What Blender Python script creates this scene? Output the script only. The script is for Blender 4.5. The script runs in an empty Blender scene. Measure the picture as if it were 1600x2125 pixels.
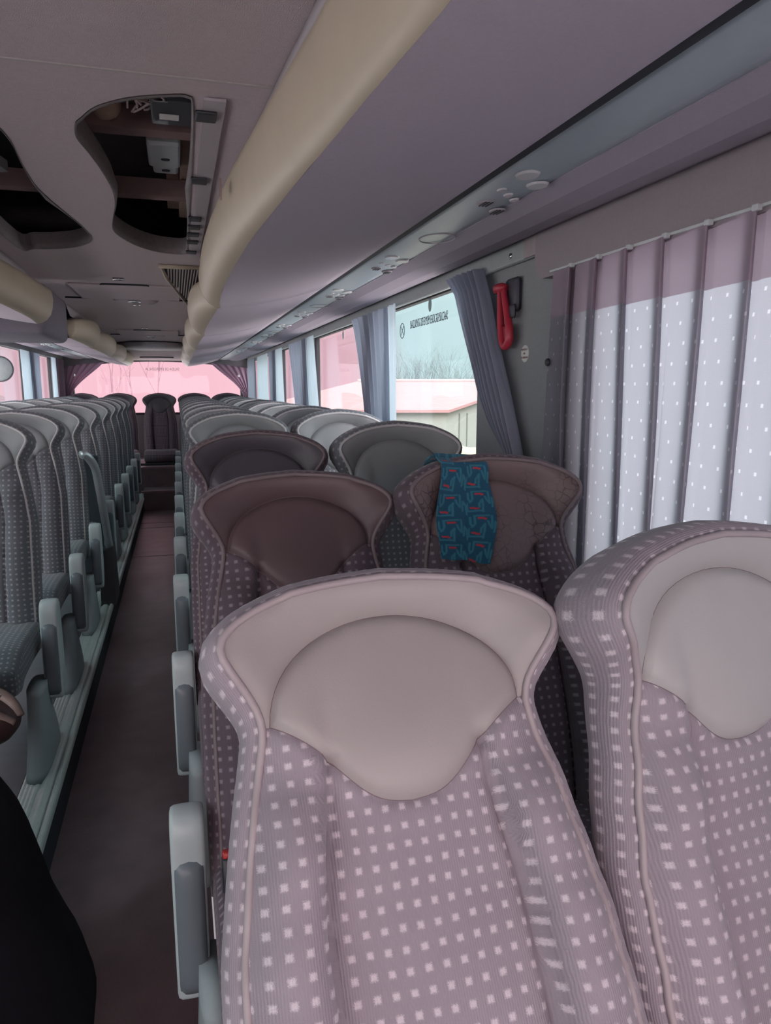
import bpy, bmesh, math, random
from mathutils import Vector, Matrix
from mathutils.geometry import delaunay_2d_cdt

R = math.radians
PI = math.pi
SC = bpy.context.scene
COL = SC.collection
random.seed(7)
EYE = 1.46           # height of the camera above the aisle floor; everything below is written relative to it

# ------------------------------------------------------------------ camera
cd = bpy.data.cameras.new('camera')
cam = bpy.data.objects.new('camera', cd)
COL.objects.link(cam)
cd.sensor_fit = 'VERTICAL'
cd.sensor_height = 36.0
cd.lens = 36.0 * 1500.0 / 2125.0
cd.clip_start = 0.02
cd.clip_end = 300
cam.rotation_euler = (R(90 - 9.70), 0, R(-15.92))
SC.camera = cam

# ------------------------------------------------------------------ sky
W = bpy.data.worlds.new('sky')
SC.world = W
W.use_nodes = True
nt = W.node_tree
nt.nodes.clear()
def wn(t, **k):
    n = nt.nodes.new(t)
    for a, b in k.items():
        setattr(n, a, b)
    return n
def wmath(op, a, b=None, clamp=False):
    n = wn('ShaderNodeMath', operation=op, use_clamp=clamp)
    for i, v in enumerate((a, b)):
        if v is None: continue
        if isinstance(v, (int, float)): n.inputs[i].default_value = v
        else: nt.links.new(v, n.inputs[i])
    return n.outputs[0]
tc = wn('ShaderNodeTexCoord')
sep = wn('ShaderNodeSeparateXYZ')
nt.links.new(tc.outputs['Generated'], sep.inputs[0])
def wdot(az):
    s, c = math.sin(R(az)), math.cos(R(az))
    return wmath('ADD', wmath('MULTIPLY', sep.outputs[0], s), wmath('MULTIPLY', sep.outputs[1], c))
def wramp(src, lo, hi):
    n = wn('ShaderNodeMapRange', interpolation_type='SMOOTHSTEP')
    nt.links.new(src, n.inputs[0])
    n.inputs[1].default_value = lo; n.inputs[2].default_value = hi
    return n.outputs[0]
def wmix(f, a, b):
    n = wn('ShaderNodeMix', data_type='RGBA')
    nt.links.new(f, n.inputs[0])
    for i, v in ((6, a), (7, b)):
        if isinstance(v, tuple): n.inputs[i].default_value = (*v, 1)
        else: nt.links.new(v, n.inputs[i])
    return n.outputs[2]
pink = wramp(wdot(1.5), math.cos(R(16.5)), math.cos(R(11.5)))
front = wramp(wdot(180), 0.2, 0.9)
broad = wmath('MULTIPLY', wramp(wdot(0), .35, .85), wramp(sep.outputs[2], .16, .35))
pink = wmath('MAXIMUM', pink, broad)
sky_col = wmix(pink, (0.66, 0.88, 0.91), (0.98, 0.58, 0.68))
sky_col = wmix(front, sky_col, (1.02, 0.84, 0.88))
zen = wramp(sep.outputs[2], 0.25, 0.8)
SKY_ZENITH = 3.2
SKY_FRONT = 4.6
st = wmath('MULTIPLY', wmath('ADD', 1.0, wmath('MULTIPLY', zen, SKY_ZENITH)), wmath('ADD', 1.0, wmath('MULTIPLY', front, SKY_FRONT)))
st = wmath('MULTIPLY', st, wmath('ADD', 1.0, wmath('MULTIPLY', broad, 2.2)))
bg = wn('ShaderNodeBackground')
nt.links.new(sky_col, bg.inputs[0])
nt.links.new(st, bg.inputs[1])
wo = wn('ShaderNodeOutputWorld')
nt.links.new(bg.outputs[0], wo.inputs[0])

# daylight portals set in the window openings (they only guide sampling of the sky)
def portal(name, loc, rot, sx, sy):
    l = bpy.data.lights.new(name, 'AREA')
    l.shape = 'RECTANGLE'; l.size = sx; l.size_y = sy
    l.cycles.is_portal = True
    o = bpy.data.objects.new(name, l)
    o.location = loc; o.rotation_euler = rot
    COL.objects.link(o)
XR, XL, XC = 1.03, -1.485, -0.2275      # right wall, left wall, aisle centre
portal('window_daylight', (XC, -2.72, 0.0), (R(90), 0, R(180)), 2.3, 1.5)
portal('window_daylight', (XR + .06, -0.35, -0.02), (0, R(90), 0), 0.86, 4.4)
portal('window_daylight', (XR + .06, 6.2, -0.02), (0, R(90), 0), 0.86, 8.2)
portal('window_daylight', (XL - .06, 4.0, -0.02), (0, R(-90), 0), 0.86, 12.6)
portal('window_daylight', (XC, 11.02, -0.1), (R(-90), 0, R(180)), 2.1, 0.9)

SC.view_settings.view_transform = 'Standard'
SC.view_settings.look = 'None'
SC.view_settings.gamma = 1
SC.view_settings.exposure = 0.0
SC.view_settings.use_curve_mapping = False
SC.cycles.max_bounces = 8
SC.cycles.diffuse_bounces = 5
SC.cycles.transparent_max_bounces = 16
SC.cycles.sample_clamp_indirect = 4
SC.cycles.use_denoising = True
SC.cycles.caustics_reflective = False
SC.cycles.caustics_refractive = False

# ------------------------------------------------------------------ materials
def srgb(r, g, b):
    f = lambda c: ((c / 255) / 12.92 if c / 255 <= .04045 else ((c / 255 + .055) / 1.055) ** 2.4)
    return (f(r), f(g), f(b))
def newmat(name):
    m = bpy.data.materials.new(name); m.use_nodes = True
    t = m.node_tree; t.nodes.clear()
    out = t.nodes.new('ShaderNodeOutputMaterial')
    p = t.nodes.new('ShaderNodeBsdfPrincipled')
    t.links.new(p.outputs[0], out.inputs[0])
    return m, t, p, out
def mix_rgb(t, f, a, b):
    n = t.nodes.new('ShaderNodeMix'); n.data_type = 'RGBA'
    if isinstance(f, (int, float)): n.inputs[0].default_value = f
    else: t.links.new(f, n.inputs[0])
    for i, v in ((6, a), (7, b)):
        if isinstance(v, tuple): n.inputs[i].default_value = (*v[:3], 1)
        else: t.links.new(v, n.inputs[i])
    return n.outputs[2]
def tmath(t, op, a, b=None, c=None, clamp=False):
    n = t.nodes.new('ShaderNodeMath'); n.operation = op; n.use_clamp = clamp
    for i, v in enumerate((a, b, c)):
        if v is None: continue
        if isinstance(v, (int, float)): n.inputs[i].default_value = v
        else: t.links.new(v, n.inputs[i])
    return n.outputs[0]
def mat(name, col, rough=.6, metal=0, noise=.12, nscale=40, bump=.0, bscale=300, spec=.5, sheen=0, stretch=None):
    m, t, p, out = newmat(name)
    tcn = t.nodes.new('ShaderNodeTexCoord')
    no = t.nodes.new('ShaderNodeTexNoise'); no.inputs['Scale'].default_value = nscale; no.inputs['Detail'].default_value = 5
    src = tcn.outputs['Object']
    if stretch:
        mp = t.nodes.new('ShaderNodeMapping'); mp.inputs['Scale'].default_value = stretch
        t.links.new(src, mp.inputs[0]); src = mp.outputs[0]
    t.links.new(src, no.inputs['Vector'])
    dark = tuple(c * (1 - noise) for c in col); light = tuple(min(1, c * (1 + noise)) for c in col)
    t.links.new(mix_rgb(t, no.outputs[0], dark, light), p.inputs['Base Color'])
    p.inputs['Roughness'].default_value = rough
    p.inputs['Metallic'].default_value = metal
    p.inputs['Specular IOR Level'].default_value = spec
    if sheen:
        p.inputs['Sheen Weight'].default_value = sheen
        p.inputs['Sheen Roughness'].default_value = .4
    if bump:
        n2 = t.nodes.new('ShaderNodeTexNoise'); n2.inputs['Scale'].default_value = bscale; n2.inputs['Detail'].default_value = 3
        t.links.new(src, n2.inputs['Vector'])
        b = t.nodes.new('ShaderNodeBump'); b.inputs['Strength'].default_value = bump; b.inputs['Distance'].default_value = .002
        t.links.new(n2.outputs[0], b.inputs['Height']); t.links.new(b.outputs[0], p.inputs['Normal'])
    return m
def dotted(name, base, dot, pitch=.0190, size=.47, strength=1.0, rough=.9):
    # velour with a woven grid of small pale squares, laid out in metres on the uv map
    m, t, p, out = newmat(name)
    uv = t.nodes.new('ShaderNodeUVMap')
    mp = t.nodes.new('ShaderNodeMapping'); t.links.new(uv.outputs[0], mp.inputs[0])
    nz = t.nodes.new('ShaderNodeTexNoise'); nz.inputs['Scale'].default_value = 900; nz.inputs['Detail'].default_value = 2
    t.links.new(uv.outputs[0], nz.inputs['Vector'])
    big = t.nodes.new('ShaderNodeTexNoise'); big.inputs['Scale'].default_value = 9
    t.links.new(uv.outputs[0], big.inputs['Vector'])
    sp = t.nodes.new('ShaderNodeSeparateXYZ'); t.links.new(uv.outputs[0], sp.inputs[0])
    def cell(o, w):
        x = tmath(t, 'ADD', tmath(t, 'DIVIDE', o, pitch), tmath(t, 'MULTIPLY', big.outputs[0], .5))
        f = tmath(t, 'ABSOLUTE', tmath(t, 'SUBTRACT', tmath(t, 'FRACT', x), .5))
        f = tmath(t, 'ADD', f, tmath(t, 'MULTIPLY', tmath(t, 'SUBTRACT', nz.outputs[0], .5), .34))
        return tmath(t, 'MULTIPLY', tmath(t, 'SUBTRACT', size / 2 + w, f), 9, clamp=True)
    a = cell(sp.outputs[0], 0); b = cell(sp.outputs[1], -.01)
    k = tmath(t, 'MULTIPLY', tmath(t, 'MULTIPLY', a, b), tmath(t, 'ADD', .30 * strength, tmath(t, 'MULTIPLY', nz.outputs[0], .95)), clamp=True)
    d = tuple(c * .86 for c in base); l = tuple(c * 1.12 for c in base)
    ground = mix_rgb(t, big.outputs[0], d, l)
    t.links.new(mix_rgb(t, k, ground, dot), p.inputs['Base Color'])
    p.inputs['Roughness'].default_value = rough
    p.inputs['Specular IOR Level'].default_value = .2
    p.inputs['Sheen Weight'].default_value = .25
    p.inputs['Sheen Roughness'].default_value = .35
    wv = t.nodes.new('ShaderNodeTexWave'); wv.inputs['Scale'].default_value = 110; wv.inputs['Distortion'].default_value = 1
    t.links.new(uv.outputs[0], wv.inputs['Vector'])
    h = tmath(t, 'ADD', wv.outputs['Fac'], tmath(t, 'ADD', tmath(t, 'MULTIPLY', nz.outputs[0], 1.2), tmath(t, 'MULTIPLY', k, 1.2)))
    bm_ = t.nodes.new('ShaderNodeBump'); bm_.inputs['Strength'].default_value = .45; bm_.inputs['Distance'].default_value = .001
    t.links.new(h, bm_.inputs['Height']); t.links.new(bm_.outputs[0], p.inputs['Normal'])
    return m
def leather(name, col, cracks=0.0):
    m, t, p, out = newmat(name)
    uv = t.nodes.new('ShaderNodeTexCoord')
    n1 = t.nodes.new('ShaderNodeTexNoise'); n1.inputs['Scale'].default_value = 7
    t.links.new(uv.outputs['Object'], n1.inputs['Vector'])
    c = mix_rgb(t, n1.outputs[0], tuple(x * .9 for x in col), tuple(x * 1.08 for x in col))
    vo = t.nodes.new('ShaderNodeTexVoronoi'); vo.inputs['Scale'].default_value = 420
    t.links.new(uv.outputs['Object'], vo.inputs['Vector'])
    if cracks:
        wz = t.nodes.new('ShaderNodeTexNoise'); wz.inputs['Scale'].default_value = 30
        t.links.new(uv.outputs['Object'], wz.inputs['Vector'])
        ad = t.nodes.new('ShaderNodeVectorMath'); ad.operation = 'MULTIPLY_ADD'
        t.links.new(wz.outputs['Color'], ad.inputs[0]); ad.inputs[1].default_value = (.03,) * 3
        t.links.new(uv.outputs['Object'], ad.inputs[2])
        v2 = t.nodes.new('ShaderNodeTexVoronoi'); v2.feature = 'DISTANCE_TO_EDGE'; v2.inputs['Scale'].default_value = 48
        t.links.new(ad.outputs[0], v2.inputs['Vector'])
        gr = t.nodes.new('ShaderNodeTexNoise'); gr.inputs['Scale'].default_value = 9
        t.links.new(uv.outputs['Object'], gr.inputs['Vector'])
        cr = tmath(t, 'MULTIPLY', tmath(t, 'SUBTRACT', 1, tmath(t, 'MULTIPLY', v2.outputs['Distance'], 12), clamp=True),
                   tmath(t, 'MULTIPLY', tmath(t, 'SUBTRACT', gr.outputs[0], .42), 5 * cracks, clamp=True), clamp=True)
        c = mix_rgb(t, cr, c, tuple(x * .35 for x in col))
    t.links.new(c, p.inputs['Base Color'])
    p.inputs['Roughness'].default_value = .48
    p.inputs['Specular IOR Level'].default_value = .45
    b = t.nodes.new('ShaderNodeBump'); b.inputs['Strength'].default_value = .18; b.inputs['Distance'].default_value = .0006
    t.links.new(vo.outputs['Distance'], b.inputs['Height']); t.links.new(b.outputs[0], p.inputs['Normal'])
    return m
def glass(name, tint=(1, 1, 1), refl=1.0):
    m = bpy.data.materials.new(name); m.use_nodes = True
    t = m.node_tree; t.nodes.clear()
    out = t.nodes.new('ShaderNodeOutputMaterial')
    tr = t.nodes.new('ShaderNodeBsdfTransparent'); tr.inputs[0].default_value = (*tint, 1)
    gl = t.nodes.new('ShaderNodeBsdfGlossy'); gl.inputs['Roughness'].default_value = .01
    lw = t.nodes.new('ShaderNodeLayerWeight'); lw.inputs[0].default_value = .5
    sch = tmath(t, 'ADD', .035, tmath(t, 'MULTIPLY', tmath(t, 'POWER', lw.outputs['Facing'], 5), .96))
    mx = t.nodes.new('ShaderNodeMixShader')
    t.links.new(tmath(t, 'MULTIPLY', sch, refl, clamp=True), mx.inputs[0])
    t.links.new(tr.outputs[0], mx.inputs[1]); t.links.new(gl.outputs[0], mx.inputs[2])
    t.links.new(mx.outputs[0], out.inputs[0])
    return m
def curtain_mat(name, col, trans, amount, dots=False):
    m = bpy.data.materials.new(name); m.use_nodes = True
    t = m.node_tree; t.nodes.clear()
    out = t.nodes.new('ShaderNodeOutputMaterial')
    df = t.nodes.new('ShaderNodeBsdfDiffuse'); tl = t.nodes.new('ShaderNodeBsdfTranslucent')
    uv = t.nodes.new('ShaderNodeUVMap')
    nz = t.nodes.new('ShaderNodeTexNoise'); nz.inputs['Scale'].default_value = 500
    t.links.new(uv.outputs[0], nz.inputs['Vector'])
    c1 = mix_rgb(t, nz.outputs[0], tuple(x * .92 for x in col), tuple(min(1, x * 1.06) for x in col))
    c2 = mix_rgb(t, nz.outputs[0], tuple(x * .92 for x in trans), tuple(min(1, x * 1.06) for x in trans))
    if dots:
        sp = t.nodes.new('ShaderNodeSeparateXYZ'); t.links.new(uv.outputs[0], sp.inputs[0])
        row = tmath(t, 'DIVIDE', sp.outputs[1], .040)
        sh = tmath(t, 'MULTIPLY', tmath(t, 'FLOOR', row), .37)
        fx = tmath(t, 'ABSOLUTE', tmath(t, 'SUBTRACT', tmath(t, 'FRACT', tmath(t, 'ADD', tmath(t, 'DIVIDE', sp.outputs[0], .052), sh)), .5))
        fy = tmath(t, 'ABSOLUTE', tmath(t, 'SUBTRACT', tmath(t, 'FRACT', row), .5))
        k = tmath(t, 'MULTIPLY', tmath(t, 'MULTIPLY', tmath(t, 'SUBTRACT', .080, fx), 30, clamp=True),
                  tmath(t, 'MULTIPLY', tmath(t, 'SUBTRACT', .10, fy), 30, clamp=True))
        c1 = mix_rgb(t, k, c1, (.60, .60, .64)); c2 = mix_rgb(t, k, c2, (.56, .56, .60))
    t.links.new(c1, df.inputs[0]); t.links.new(c2, tl.inputs[0])
    mx = t.nodes.new('ShaderNodeMixShader'); mx.inputs[0].default_value = amount
    t.links.new(df.outputs[0], mx.inputs[1]); t.links.new(tl.outputs[0], mx.inputs[2])
    t.links.new(mx.outputs[0], out.inputs[0])
    return m

M = {}
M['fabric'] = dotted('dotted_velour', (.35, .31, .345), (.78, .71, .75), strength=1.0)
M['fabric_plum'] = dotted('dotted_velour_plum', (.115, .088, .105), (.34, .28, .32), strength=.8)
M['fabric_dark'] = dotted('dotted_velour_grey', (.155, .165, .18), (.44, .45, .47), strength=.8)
M['leather'] = leather('taupe_leather', (.385, .355, .345))
M['leather_pale'] = leather('pale_leather', (.46, .455, .445))
M['leather_dark'] = leather('brown_leather', (.105, .070, .075))
M['leather_slate'] = leather('slate_leather', (.075, .070, .082))
M['leather_grey'] = leather('grey_leather', (.24, .26, .265))
M['leather_crack'] = leather('cracked_leather', (.16, .115, .115), 1.0)
M['piping_dark'] = mat('piping_dark', (.17, .135, .14), .55, noise=.06)
M['piping'] = mat('piping', (.40, .35, .36), .55, noise=.06)
M['piping_light'] = mat('piping_light', (.50, .50, .50), .5, noise=.06)
M['seam'] = mat('seam_thread', (.20, .155, .165), .8)
M['seatback'] = mat('seat_back_cloth', (.16, .15, .17), .9, noise=.1, bump=.3)
M['armshell'] = mat('arm_shell_plastic', (.46, .53, .53), .38, noise=.04)
M['armpad'] = mat('arm_pad_rubber', (.15, .18, .20), .4, noise=.06)
M['legcover'] = mat('leg_cover_plastic', (.30, .34, .35), .55, noise=.05, bump=.15)
M['redplastic'] = mat('red_plastic', (.50, .03, .03), .4)
M['blackplastic'] = mat('black_plastic', (.025, .027, .033), .45)
M['floor'] = mat('aisle_floor', (.19, .135, .145), .40, noise=.35, nscale=9, bump=.4, bscale=120, spec=.6)
M['platform'] = mat('platform_floor', (.10, .11, .12), .6, noise=.2, nscale=20)
M['alu'] = mat('ribbed_aluminium', (.52, .57, .55), .4, metal=.1, noise=.12)
M['wall'] = mat('wall_trim_cloth', (.26, .27, .275), .85, noise=.1, nscale=150, bump=.5, bscale=500)
M['ceiling'] = mat('ceiling_cloth', (.50, .42, .43), .95, noise=.10, nscale=120, bump=.5, bscale=600)
M['rackunder'] = mat('rack_underside_cloth', (.52, .45, .51), .92, noise=.07, nscale=180, bump=.35, bscale=700)
M['tube'] = mat('beige_rack_edge', (.42, .355, .265), .5, noise=.06, nscale=20)
M['greypanel'] = mat('grey_panel', (.42, .39, .41), .7, noise=.05)
M['service'] = mat('service_panel', (.37, .43, .46), .42, noise=.05)
M['cove'] = mat('cove_cloth', (.36, .32, .37), .85, noise=.06, nscale=150, bump=.3, bscale=500)
M['gap'] = mat('dark_gap', (.02, .022, .03), .8)
M['darkbox'] = mat('dark_box_cloth', (.16, .145, .175), .9, noise=.12, nscale=100)
M['chrome'] = mat('chrome', (.75, .75, .75), .2, metal=1, noise=.02)
M['lens'] = mat('light_lens', (.62, .60, .60), .25, noise=.05)
M['ventmat'] = mat('vent_plastic', (.42, .38, .40), .45, noise=.05)
M['curtain'] = curtain_mat('curtain_cloth', (.30, .32, .39), (.42, .48, .58), .35)
M['curtain_pale'] = curtain_mat('curtain_pale_cloth', (.45, .50, .56), (.62, .74, .80), .5)
M['curtain_near'] = curtain_mat('curtain_dotted_cloth', (.40, .38, .44), (.34, .34, .375), .60, True)
M['curtain_head'] = curtain_mat('curtain_heading_cloth', (.34, .27, .32), (.42, .34, .40), .22)
M['curtain_dark'] = curtain_mat('curtain_dark_cloth', (.30, .22, .28), (.40, .26, .36), .25)
M['glass'] = glass('window_glass', (.99, 1, 1), .5)
M['glass_rear'] = glass('rear_window_glass', (1, .99, .99), .35)
M['black_rubber'] = mat('black_rubber', (.015, .015, .018), .6)
M['steelbeam'] = mat('rusty_beam', (.20, .12, .115), .7, noise=.3, nscale=15)
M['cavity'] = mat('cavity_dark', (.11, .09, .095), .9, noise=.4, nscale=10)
M['foam'] = mat('foam_tan', (.50, .35, .27), .9, noise=.3, nscale=20)
M['whitebox'] = mat('white_plastic', (.55, .57, .57), .5, noise=.08)
M['coat'] = mat('black_coat', (.007, .007, .010), .85, noise=.3, nscale=10, spec=.2)
M['brown'] = mat('brown_leather_bag', (.045, .022, .022), .5, noise=.35, nscale=30, bump=.4, bscale=90)
M['tan'] = mat('tan_strap', (.19, .15, .13), .6, noise=.2, nscale=60)
M['steel'] = mat('satin_rail', (.60, .66, .67), .3, metal=.6, noise=.05)
M['sticker'] = mat('white_sticker', (.62, .60, .57), .5, noise=.03)
M['ink'] = mat('grey_ink', (.10, .14, .16), .7)
M['inkbrown'] = mat('brown_ink', (.25, .17, .16), .7)
M['symbol'] = mat('oval_sticker', (.25, .34, .34), .6)

# ------------------------------------------------------------------ mesh helpers
def obj(name, bm, m, parent=None, smooth=False, loc=None):
    me = bpy.data.meshes.new(name)
    bmesh.ops.recalc_face_normals(bm, faces=bm.faces[:]) if smooth != 'keep' else None
    bm.to_mesh(me); bm.free()
    if smooth:
        for p in me.polygons: p.use_smooth = True
    for x in (m if isinstance(m, (list, tuple)) else [m]):
        me.materials.append(x)
    o = bpy.data.objects.new(name, me)
    COL.objects.link(o)
    if parent: o.parent = parent
    if loc: o.location = loc
    return o
def tag(o, label=None, cat=None, group=None, kind=None):
    if label: o['label'] = label
    if cat: o['category'] = cat
    if group: o['group'] = group
    if kind: o['kind'] = kind
    return o
def struct(name, bm, m, smooth=False):
    return tag(obj(name, bm, m, None, smooth), kind='structure')
def empty(name, loc, rz=0):
    o = bpy.data.objects.new(name, None); COL.objects.link(o)
    o.location = loc; o.rotation_euler = (0, 0, rz); o.empty_display_size = .05
    return o
def BM(): return bmesh.new()
def box(bm, x0, x1, y0, y1, z0, z1, bev=0, seg=2):
    r = bmesh.ops.create_cube(bm, size=1)
    vs = r['verts']
    for v in vs:
        v.co = Vector((x0 + (v.co.x + .5) * (x1 - x0), y0 + (v.co.y + .5) * (y1 - y0), z0 + (v.co.z + .5) * (z1 - z0)))
    if bev:
        es = list({e for v in vs for e in v.link_edges})
        bmesh.ops.bevel(bm, geom=es, offset=bev, segments=seg, profile=.5, affect='EDGES')
    return bm
def tube(bm, pts, r, n=8, closed=False, taper=None):
    pts = [Vector(p) for p in pts]
    rings = []
    N = len(pts)
    ref = None
    for i, p in enumerate(pts):
        a = pts[(i - 1) % N] if (closed or i > 0) else p
        b = pts[(i + 1) % N] if (closed or i < N - 1) else p
        t = (b - a)
        t = t.normalized() if t.length > 1e-9 else Vector((0, 0, 1))
        if ref is None:
            ref = Vector((0, 0, 1)) if abs(t.z) < .9 else Vector((1, 0, 0))
        u = (ref - t * ref.dot(t))
        u = u.normalized() if u.length > 1e-6 else t.orthogonal().normalized()
        ref = u
        w = t.cross(u)
        rr = r[i] if isinstance(r, (list, tuple)) else r
        rings.append([bm.verts.new(p + (u * math.cos(2 * PI * k / n) + w * math.sin(2 * PI * k / n)) * rr) for k in range(n)])
    for i in range(N if closed else N - 1):
        A, B = rings[i], rings[(i + 1) % N]
        off = 0
        if closed and i == N - 1:
            off = min(range(n), key=lambda o: sum((A[k].co - B[(k + o) % n].co).length for k in range(0, n, 2)))
        for k in range(n):
            bm.faces.new((A[k], A[(k + 1) % n], B[(k + 1 + off) % n], B[(k + off) % n]))
    if not closed:
        bm.faces.new(rings[0]); bm.faces.new(rings[-1][::-1])
    return bm
def loft(bm, rows, close_u=False, cap=False, uv=None):
    """rows: list of lists of points, quads between"""
    V = [[bm.verts.new(p) for p in r] for r in rows]
    n = len(rows[0])
    for i in range(len(V) - 1):
        for k in range(n if close_u else n - 1):
            q = (V[i][k], V[i][(k + 1) % n], V[i + 1][(k + 1) % n], V[i + 1][k])
            if len({id(x) for x in q}) == 4:
                bm.faces.new(q)
    if cap:
        for r in (V[0], V[-1][::-1]):
            bm.faces.new(r)
    return V
def disc(bm, c, rx, ry, nrm='z', h=.004, n=20, axis=None):
    """flat elliptical puck, axis = (ux, uy, up) vectors"""
    ux, uy, up = [Vector(a) for a in axis]
    c = Vector(c)
    a = [bm.verts.new(c + ux * rx * math.cos(2 * PI * k / n) + uy * ry * math.sin(2 * PI * k / n)) for k in range(n)]
    b = [bm.verts.new(c + up * h + ux * rx * .86 * math.cos(2 * PI * k / n) + uy * ry * .86 * math.sin(2 * PI * k / n)) for k in range(n)]
    for k in range(n):
        bm.faces.new((a[k], a[(k + 1) % n], b[(k + 1) % n], b[k]))
    bm.faces.new(b); bm.faces.new(a[::-1])
    return bm
def interp(tab, x):
    if x <= tab[0][0]: return tab[0][1]
    for (a, b), (c, d) in zip(tab, tab[1:]):
        if x <= c:
            t = (x - a) / (c - a)
            return b + (d - b) * t
    return tab[-1][1]
def catmull(pts, n, closed=False):
    P = [Vector(p) for p in pts]; out = []
    N = len(P)
    for i in range(N if closed else N - 1):
        p0 = P[(i - 1) % N] if closed or i > 0 else P[i]
        p1, p2 = P[i], P[(i + 1) % N]
        p3 = P[(i + 2) % N] if closed or i < N - 2 else P[i + 1]
        for k in range(n):
            t = k / n
            out.append(.5 * ((2 * p1) + (-p0 + p2) * t + (2 * p0 - 5 * p1 + 4 * p2 - p3) * t * t + (-p0 + 3 * p1 - 3 * p2 + p3) * t ** 3))
    if not closed: out.append(P[-1])
    return out
def smooth01(a, b, x):
    t = max(0, min(1, (x - a) / (b - a))); return t * t * (3 - 2 * t)
def copy_tree(o, parent=None):
    c = o.copy(); COL.objects.link(c)
    if parent: c.parent = parent
    for ch in list(o.children): copy_tree(ch, c)
    return c

# ------------------------------------------------------------------ the bus body (structure)
FLOOR, PLAT, CEIL = -1.46, -1.31, .52
YF, YB = -2.7, 10.95
bm = BM(); box(bm, -.56, .03, YF, 9.1, FLOOR - .04, FLOOR)
struct('floor', bm, M['floor'])
bm = BM()
for y in (6.55, 7.93, 8.22):
    box(bm, -.44, .0, y, y + .006, FLOOR, FLOOR + .0015)
tag(obj('trim_1', bm, M['gap']), kind='structure')
bm = BM(); box(bm, XL, -.56, YF, 9.52, PLAT - .19, PLAT); struct('platform_left', bm, M['platform'])
bm = BM(); box(bm, .045, XR, YF, 9.52, PLAT - .19, PLAT); struct('platform_right', bm, M['platform'])
# ribbed edge trims along both platforms
def edge_trim(name, sgn, x_in):
    prof = []
    # from the platform side (x_in) towards the aisle, z relative to the platform
    for k in range(9):
        prof.append((x_in + sgn * (.004 + k * .0065), .004 + (.0022 if k % 2 else 0)))
    prof += [(x_in + sgn * .058, .001), (x_in + sgn * .062, .001)]
    for k in range(7):
        a = PI - k * PI / 6
        prof.append((x_in + sgn * (.083 + .018 * math.cos(a)), .002 + .010 * math.sin(a)))
    prof += [(x_in + sgn * .104, .0)]
    for k in range(7):
        a = PI - k * PI / 6
        prof.append((x_in + sgn * (.117 + .011 * math.cos(a)), .002 + .012 * math.sin(a)))
    prof += [(x_in + sgn * .128, -.012), (x_in, -.012)]
    bm = BM()
    loft(bm, [[(x, y, PLAT + z) for x, z in prof] for y in (YF, 9.52)], close_u=True, cap=True)
    struct(name, bm, M['alu'])
    bm = BM(); a_ = sorted((x_in, x_in + sgn * .118)); box(bm, a_[0], a_[1], YF, 9.52, PLAT - .15, PLAT - .012)
    return struct('platform_riser', bm, M['gap'])
edge_trim('trim_2', 1, -.56)
edge_trim('trim_3', -1, .165)
# raised rear floor and the two steps
bm = BM(); box(bm, -.44, .0, 9.1, 9.52, FLOOR - .04, -1.23)
box(bm, XL, XR, 9.52, YB, FLOOR - .04, -.98)
struct('floor_rear_step', bm, M['floor'])
bm = BM(); box(bm, -.46, .02, 9.085, 9.11, -1.245, -1.222); box(bm, -.46, .02, 9.505, 9.53, -.995, -.972)
tag(obj('trim_4', bm, mat('step_edge', (.30, .20, .21), .4)), kind='structure')

# side walls: windows between pillars
WIN_Z0, WIN_Z1 = -.50, .40
PR = [(-2.7, -2.55), (-.45, -.33), (1.60, 2.42), (3.72, 3.90), (5.68, 5.86), (7.55, 7.73), (9.35, 9.55), (10.8, 10.95)]
PL = [(-2.7, -2.55), (-.45, -.33), (1.40, 1.52), (3.1, 3.22), (4.9, 5.05), (6.62, 6.78), (8.35, 8.55), (10.05, 10.95)]
def side_wall(name, x, out, pillars):
    bm = BM()
    x0, x1 = min(x, x + out), max(x, x + out)
    box(bm, x0, x1, YF, YB, FLOOR - .3, WIN_Z0)
    box(bm, x0, x1, YF, YB, WIN_Z1, .85)
    for a, b in pillars:
        box(bm, x0, x1, a, b, WIN_Z0, WIN_Z1)
    return struct(name, bm, M['wall'])
side_wall('wall_right', XR, .06, PR)
side_wall('wall_left', XL, -.06, PL)
n = 0
def rubber_frame(bm, x, a, b, z0, z1, t=.014):
    box(bm, x - t, x + t, a, b, z0, z0 + .02); box(bm, x - t, x + t, a, b, z1 - .02, z1)
    box(bm, x - t, x + t, a, a + .02, z0 + .02, z1 - .02); box(bm, x - t, x + t, b - .02, b, z0 + .02, z1 - .02)
for side, pil, gx in (('right', PR, XR + .04), ('left', PL, XL - .04)):
    for (a, b), (c, d) in zip(pil, pil[1:]):
        n += 1
        w = empty('window_%d' % n, (gx, (b + c) / 2, WIN_Z0)); tag(w, kind='structure')
        bm = BM(); box(bm, -.002, .002, b - (b + c) / 2, c - (b + c) / 2, 0, WIN_Z1 - WIN_Z0)
        obj('pane', bm, M['glass'], w)
        bm = BM(); rubber_frame(bm, 0, b - (b + c) / 2, c - (b + c) / 2, 0, WIN_Z1 - WIN_Z0)
        obj('window_seal', bm, M['black_rubber'], w)
# front and rear ends
bm = BM()
box(bm, XL - .06, XR + .06, YF - .06, YF, FLOOR - .3, -.75); box(bm, XL - .06, XR + .06, YF - .06, YF, .75, .85)
struct('wall_front', bm, M['wall'])
n += 1
w = empty('window_%d' % n, (XC, YF - .03, -.75)); tag(w, kind='structure')
bm = BM(); box(bm, -1.25, 1.25, -.003, .003, 0, 1.5); obj('pane', bm, M['glass_rear'], w)
bm = BM()
box(bm, XL - .06, XR + .06, YB, YB + .06, FLOOR - .3, -.37)
box(bm, XL - .06, -1.36, YB, YB + .06, -.37, .85); box(bm, .905, XR + .06, YB, YB + .06, -.37, .85)
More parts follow.
